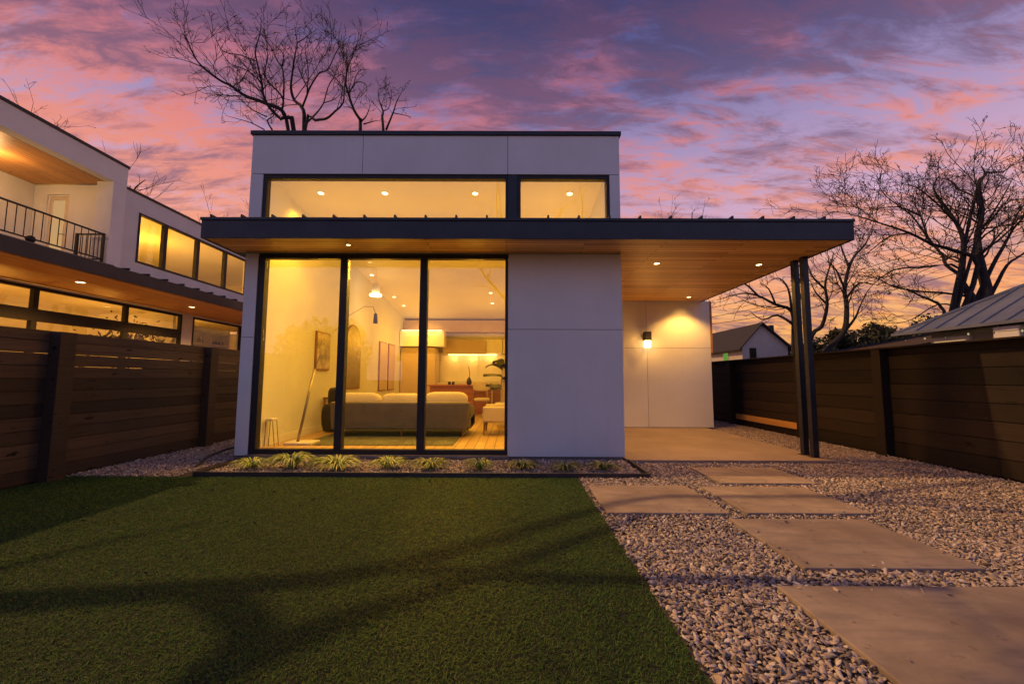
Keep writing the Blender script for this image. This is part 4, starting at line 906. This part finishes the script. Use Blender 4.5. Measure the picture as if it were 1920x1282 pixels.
auto_tree((13.8, 34, 0), 15.6, 2.6, 23, 'small bare treetop peeking over the canopy roof right of the house')
auto_tree((-23.2, 24, 0), 13.4, 1.3, 24, 'slim bare twig beside the step in the left house roofline', dens=(.8, 1.6))
# tree outside the frame on the left whose limbs shade the lawn, and one across the street mirrored in the glass
def shade_point(gx, gy, z): return np.array((gx, gy, 0)) - np.array(sdir) / sdir[2] * -z * -1 if False else np.array((gx - z * sdir[0] / -sdir[2], gy - z * sdir[1] / -sdir[2], z))
ST_ = thing('shade_tree', (-12.6, .6, 0), 'bare tree left of the lawn whose limbs throw shadows across the grass', 'tree', 'bare trees')
tk = MB(); br = MB(); r9 = np.random.default_rng(9)
def sh_limb(g, z0, z1, r0, r1):
    pts = [shade_point(a, b_, z0 + (z1 - z0) * i / (len(g) - 1)) for i, (a, b_) in enumerate(g)]; p = smooth_path(pts); tk.tube(p, np.linspace(r0, r1, len(p)), 7); return p
st0 = shade_point(-4.6, 1.9, 8.0)
tk.tube(smooth_path([(-12.6, .6, -.1), (-12.7, .9, 3), (-12.75, 1.3, 6), st0]), np.linspace(.26, .15, 10), 9)
p1 = sh_limb([(-4.6, 1.9), (-2.84, 2.38), (-1.8, 2.56), (-.75, 2.85), (.73, 4.0), (1.6, 4.45)], 8.0, 7.4, .17, .05)
p2 = sh_limb([(-1.8, 2.56), (-1.25, 2.15), (-1.25, 1.8), (-1.3, 1.2)], 7.7, 7.4, .13, .07)
p3 = sh_limb([(-1.25, 1.85), (-.9, 2.2), (-.3, 2.65), (.56, 3.35), (1.2, 3.9)], 7.5, 7.0, .11, .045)
p4 = sh_limb([(-.75, 2.85), (0, 2.72), (.79, 2.69), (1.76, 2.66), (2.6, 2.55)], 7.5, 7.0, .10, .04)
p6 = sh_limb([(1.6, 4.45), (3.4, 4.5), (5.0, 5.0), (6.6, 5.4), (7.8, 5.7)], 7.4, 12.5, .07, .03); p7 = sh_limb([(3.0, 4.5), (4.6, 4.1), (5.8, 3.5), (7.4, 3.2)], 9.0, 12.5, .06, .03)  # extra limbs out of view, added to shade the right fence
p8 = sh_limb([(-4.6, 1.9), (-3.0, 1.3), (-1.4, 1.0), (.4, .9), (2.0, 1.2)], 8.0, 9.5, .10, .04); p9 = sh_limb([(.4, .9), (1.8, 1.7), (3.2, 1.6), (4.6, 2.2)], 9.2, 9.8, .07, .03)  # more unseen limbs, added so their shade darkens the foreground
p5 = sh_limb([(-3.4, 2.25), (-3.2, 3.0), (-2.6, 3.7)], 8.0, 9.4, .05, .02)
for p in (p1, p3, p4): twigs(br, p, .03, .01, 0, 2, r9, (.5, 1.5), .3, .1)
for p in (p6, p7, p8, p9): twigs(br, p, .05, .02, 0, 3, r9, (2.0, 2.0, 2.0), .45, .12)
tk.build('trunk', 'bark', ST_, smooth=True); br.build('crown', 'bark', ST_, smooth=True)
auto_tree((1.2, -13, 0), 13, 6.0, 31, 'bare street tree mirrored in the right hand glass panel', dens=(.8, 1.6, 1.6))

# low house across the yard behind the viewer: its outline is what the glass mirrors
BH = thing('backyard_house', (-3, -24, 0), 'low dark gabled house behind the viewer, mirrored faintly in the glass doors', 'house')
MB().box(-9, 3, -28, -21, 0, 2.7).build('wall', 'siding_white', BH)
MB().prism([(-9.5, -20.6, 2.65), (-9.5, -28.4, 2.65), (-9.5, -24.5, 5.0)], (13, 0, 0)).build('roof', 'shingles', BH)
# evergreen trees in the distance
def evergreen(c, rx, rz, n, seed, label):
    r = np.random.default_rng(seed); T = thing('evergreen_tree', (c[0], c[1], 0), label, 'tree', 'dark evergreen trees beyond the fence'); mb = MB()
    cl = [(np.array(c) + r.normal(0, 1, 3) * (rx * .5, rx * .4, rz * .38), r.uniform(.25, .5) * rz) for _ in range(26)]
    def pt():
        k, s_ = cl[r.integers(len(cl))]; d = r.normal(0, 1, 3); d /= np.linalg.norm(d); return k + d * s_ * r.uniform(.5, 1.0)
    leaf_cloud(mb, n * 4, pt, .24, r); MB().tube([(c[0], c[1], -.1), (c[0] + .1, c[1], c[2])], [.25, .12], 8).build('trunk', 'bark', T); mb.build('crown', 'evergreen', T)
evergreen((at(1580, 620, 34)[0], 34, 3.2), 2.6, 2.2, 2600, 41, 'dark rounded evergreen behind the carport posts')
evergreen((at(1650, 615, 38)[0], 38, 3.3), 3.6, 2.3, 2600, 42, 'wide dark evergreen between posts and metal roof')
evergreen((at(1735, 590, 44)[0], 44, 4.2), 3.8, 3.6, 2400, 43, 'evergreen showing just left of the metal roof corner')
evergreen((at(1490, 640, 48)[0], 48, 3.4), 3.0, 2.6, 1600, 44, 'small dark evergreen right of the gabled house')

evergreen((9, -22, 3.2), 3.4, 3.0, 1400, 45, 'dark evergreen behind the viewer, mirrored low in the right hand glass')
evergreen((-16, -20, 3.6), 3.4, 3.4, 1400, 46, 'dark evergreen behind the viewer, mirrored low in the left hand glass')
# a few dry leaves on the turf
r4 = np.random.default_rng(4); mb = MB(); leaf_cloud(mb, 40, lambda: np.array((r4.uniform(-5, .7), r4.uniform(2.0, 5.25), .035)), .018, r4); mb.build('fallen_leaves', 'dry_leaf', kind='stuff')
# overhead wires
for (a, b_, lb) in (((1300, 584, 18), (2000, 372, 14), 'uppermost overhead wire crossing the sunset at right'), ((1300, 600, 18), (2000, 410, 14), 'middle overhead wire crossing the sunset at right'), ((1300, 612, 18), (2000, 452, 14), 'lowest overhead wire crossing the sunset at right')):
    p, q = at(*a), at(*b_); tt = np.linspace(0, 1, 14)[:, None]; pts = p * (1 - tt) + q * tt - np.array((0, 0, 1)) * (.35 * 4 * tt * (1 - tt))
    tag(MB().tube(pts, .011, 5).build('overhead_wire', 'rubber', origin=tuple(p)), lb, 'wire', 'overhead wires')
for o in bpy.data.objects:
    if '_base' in o: del o['_base']
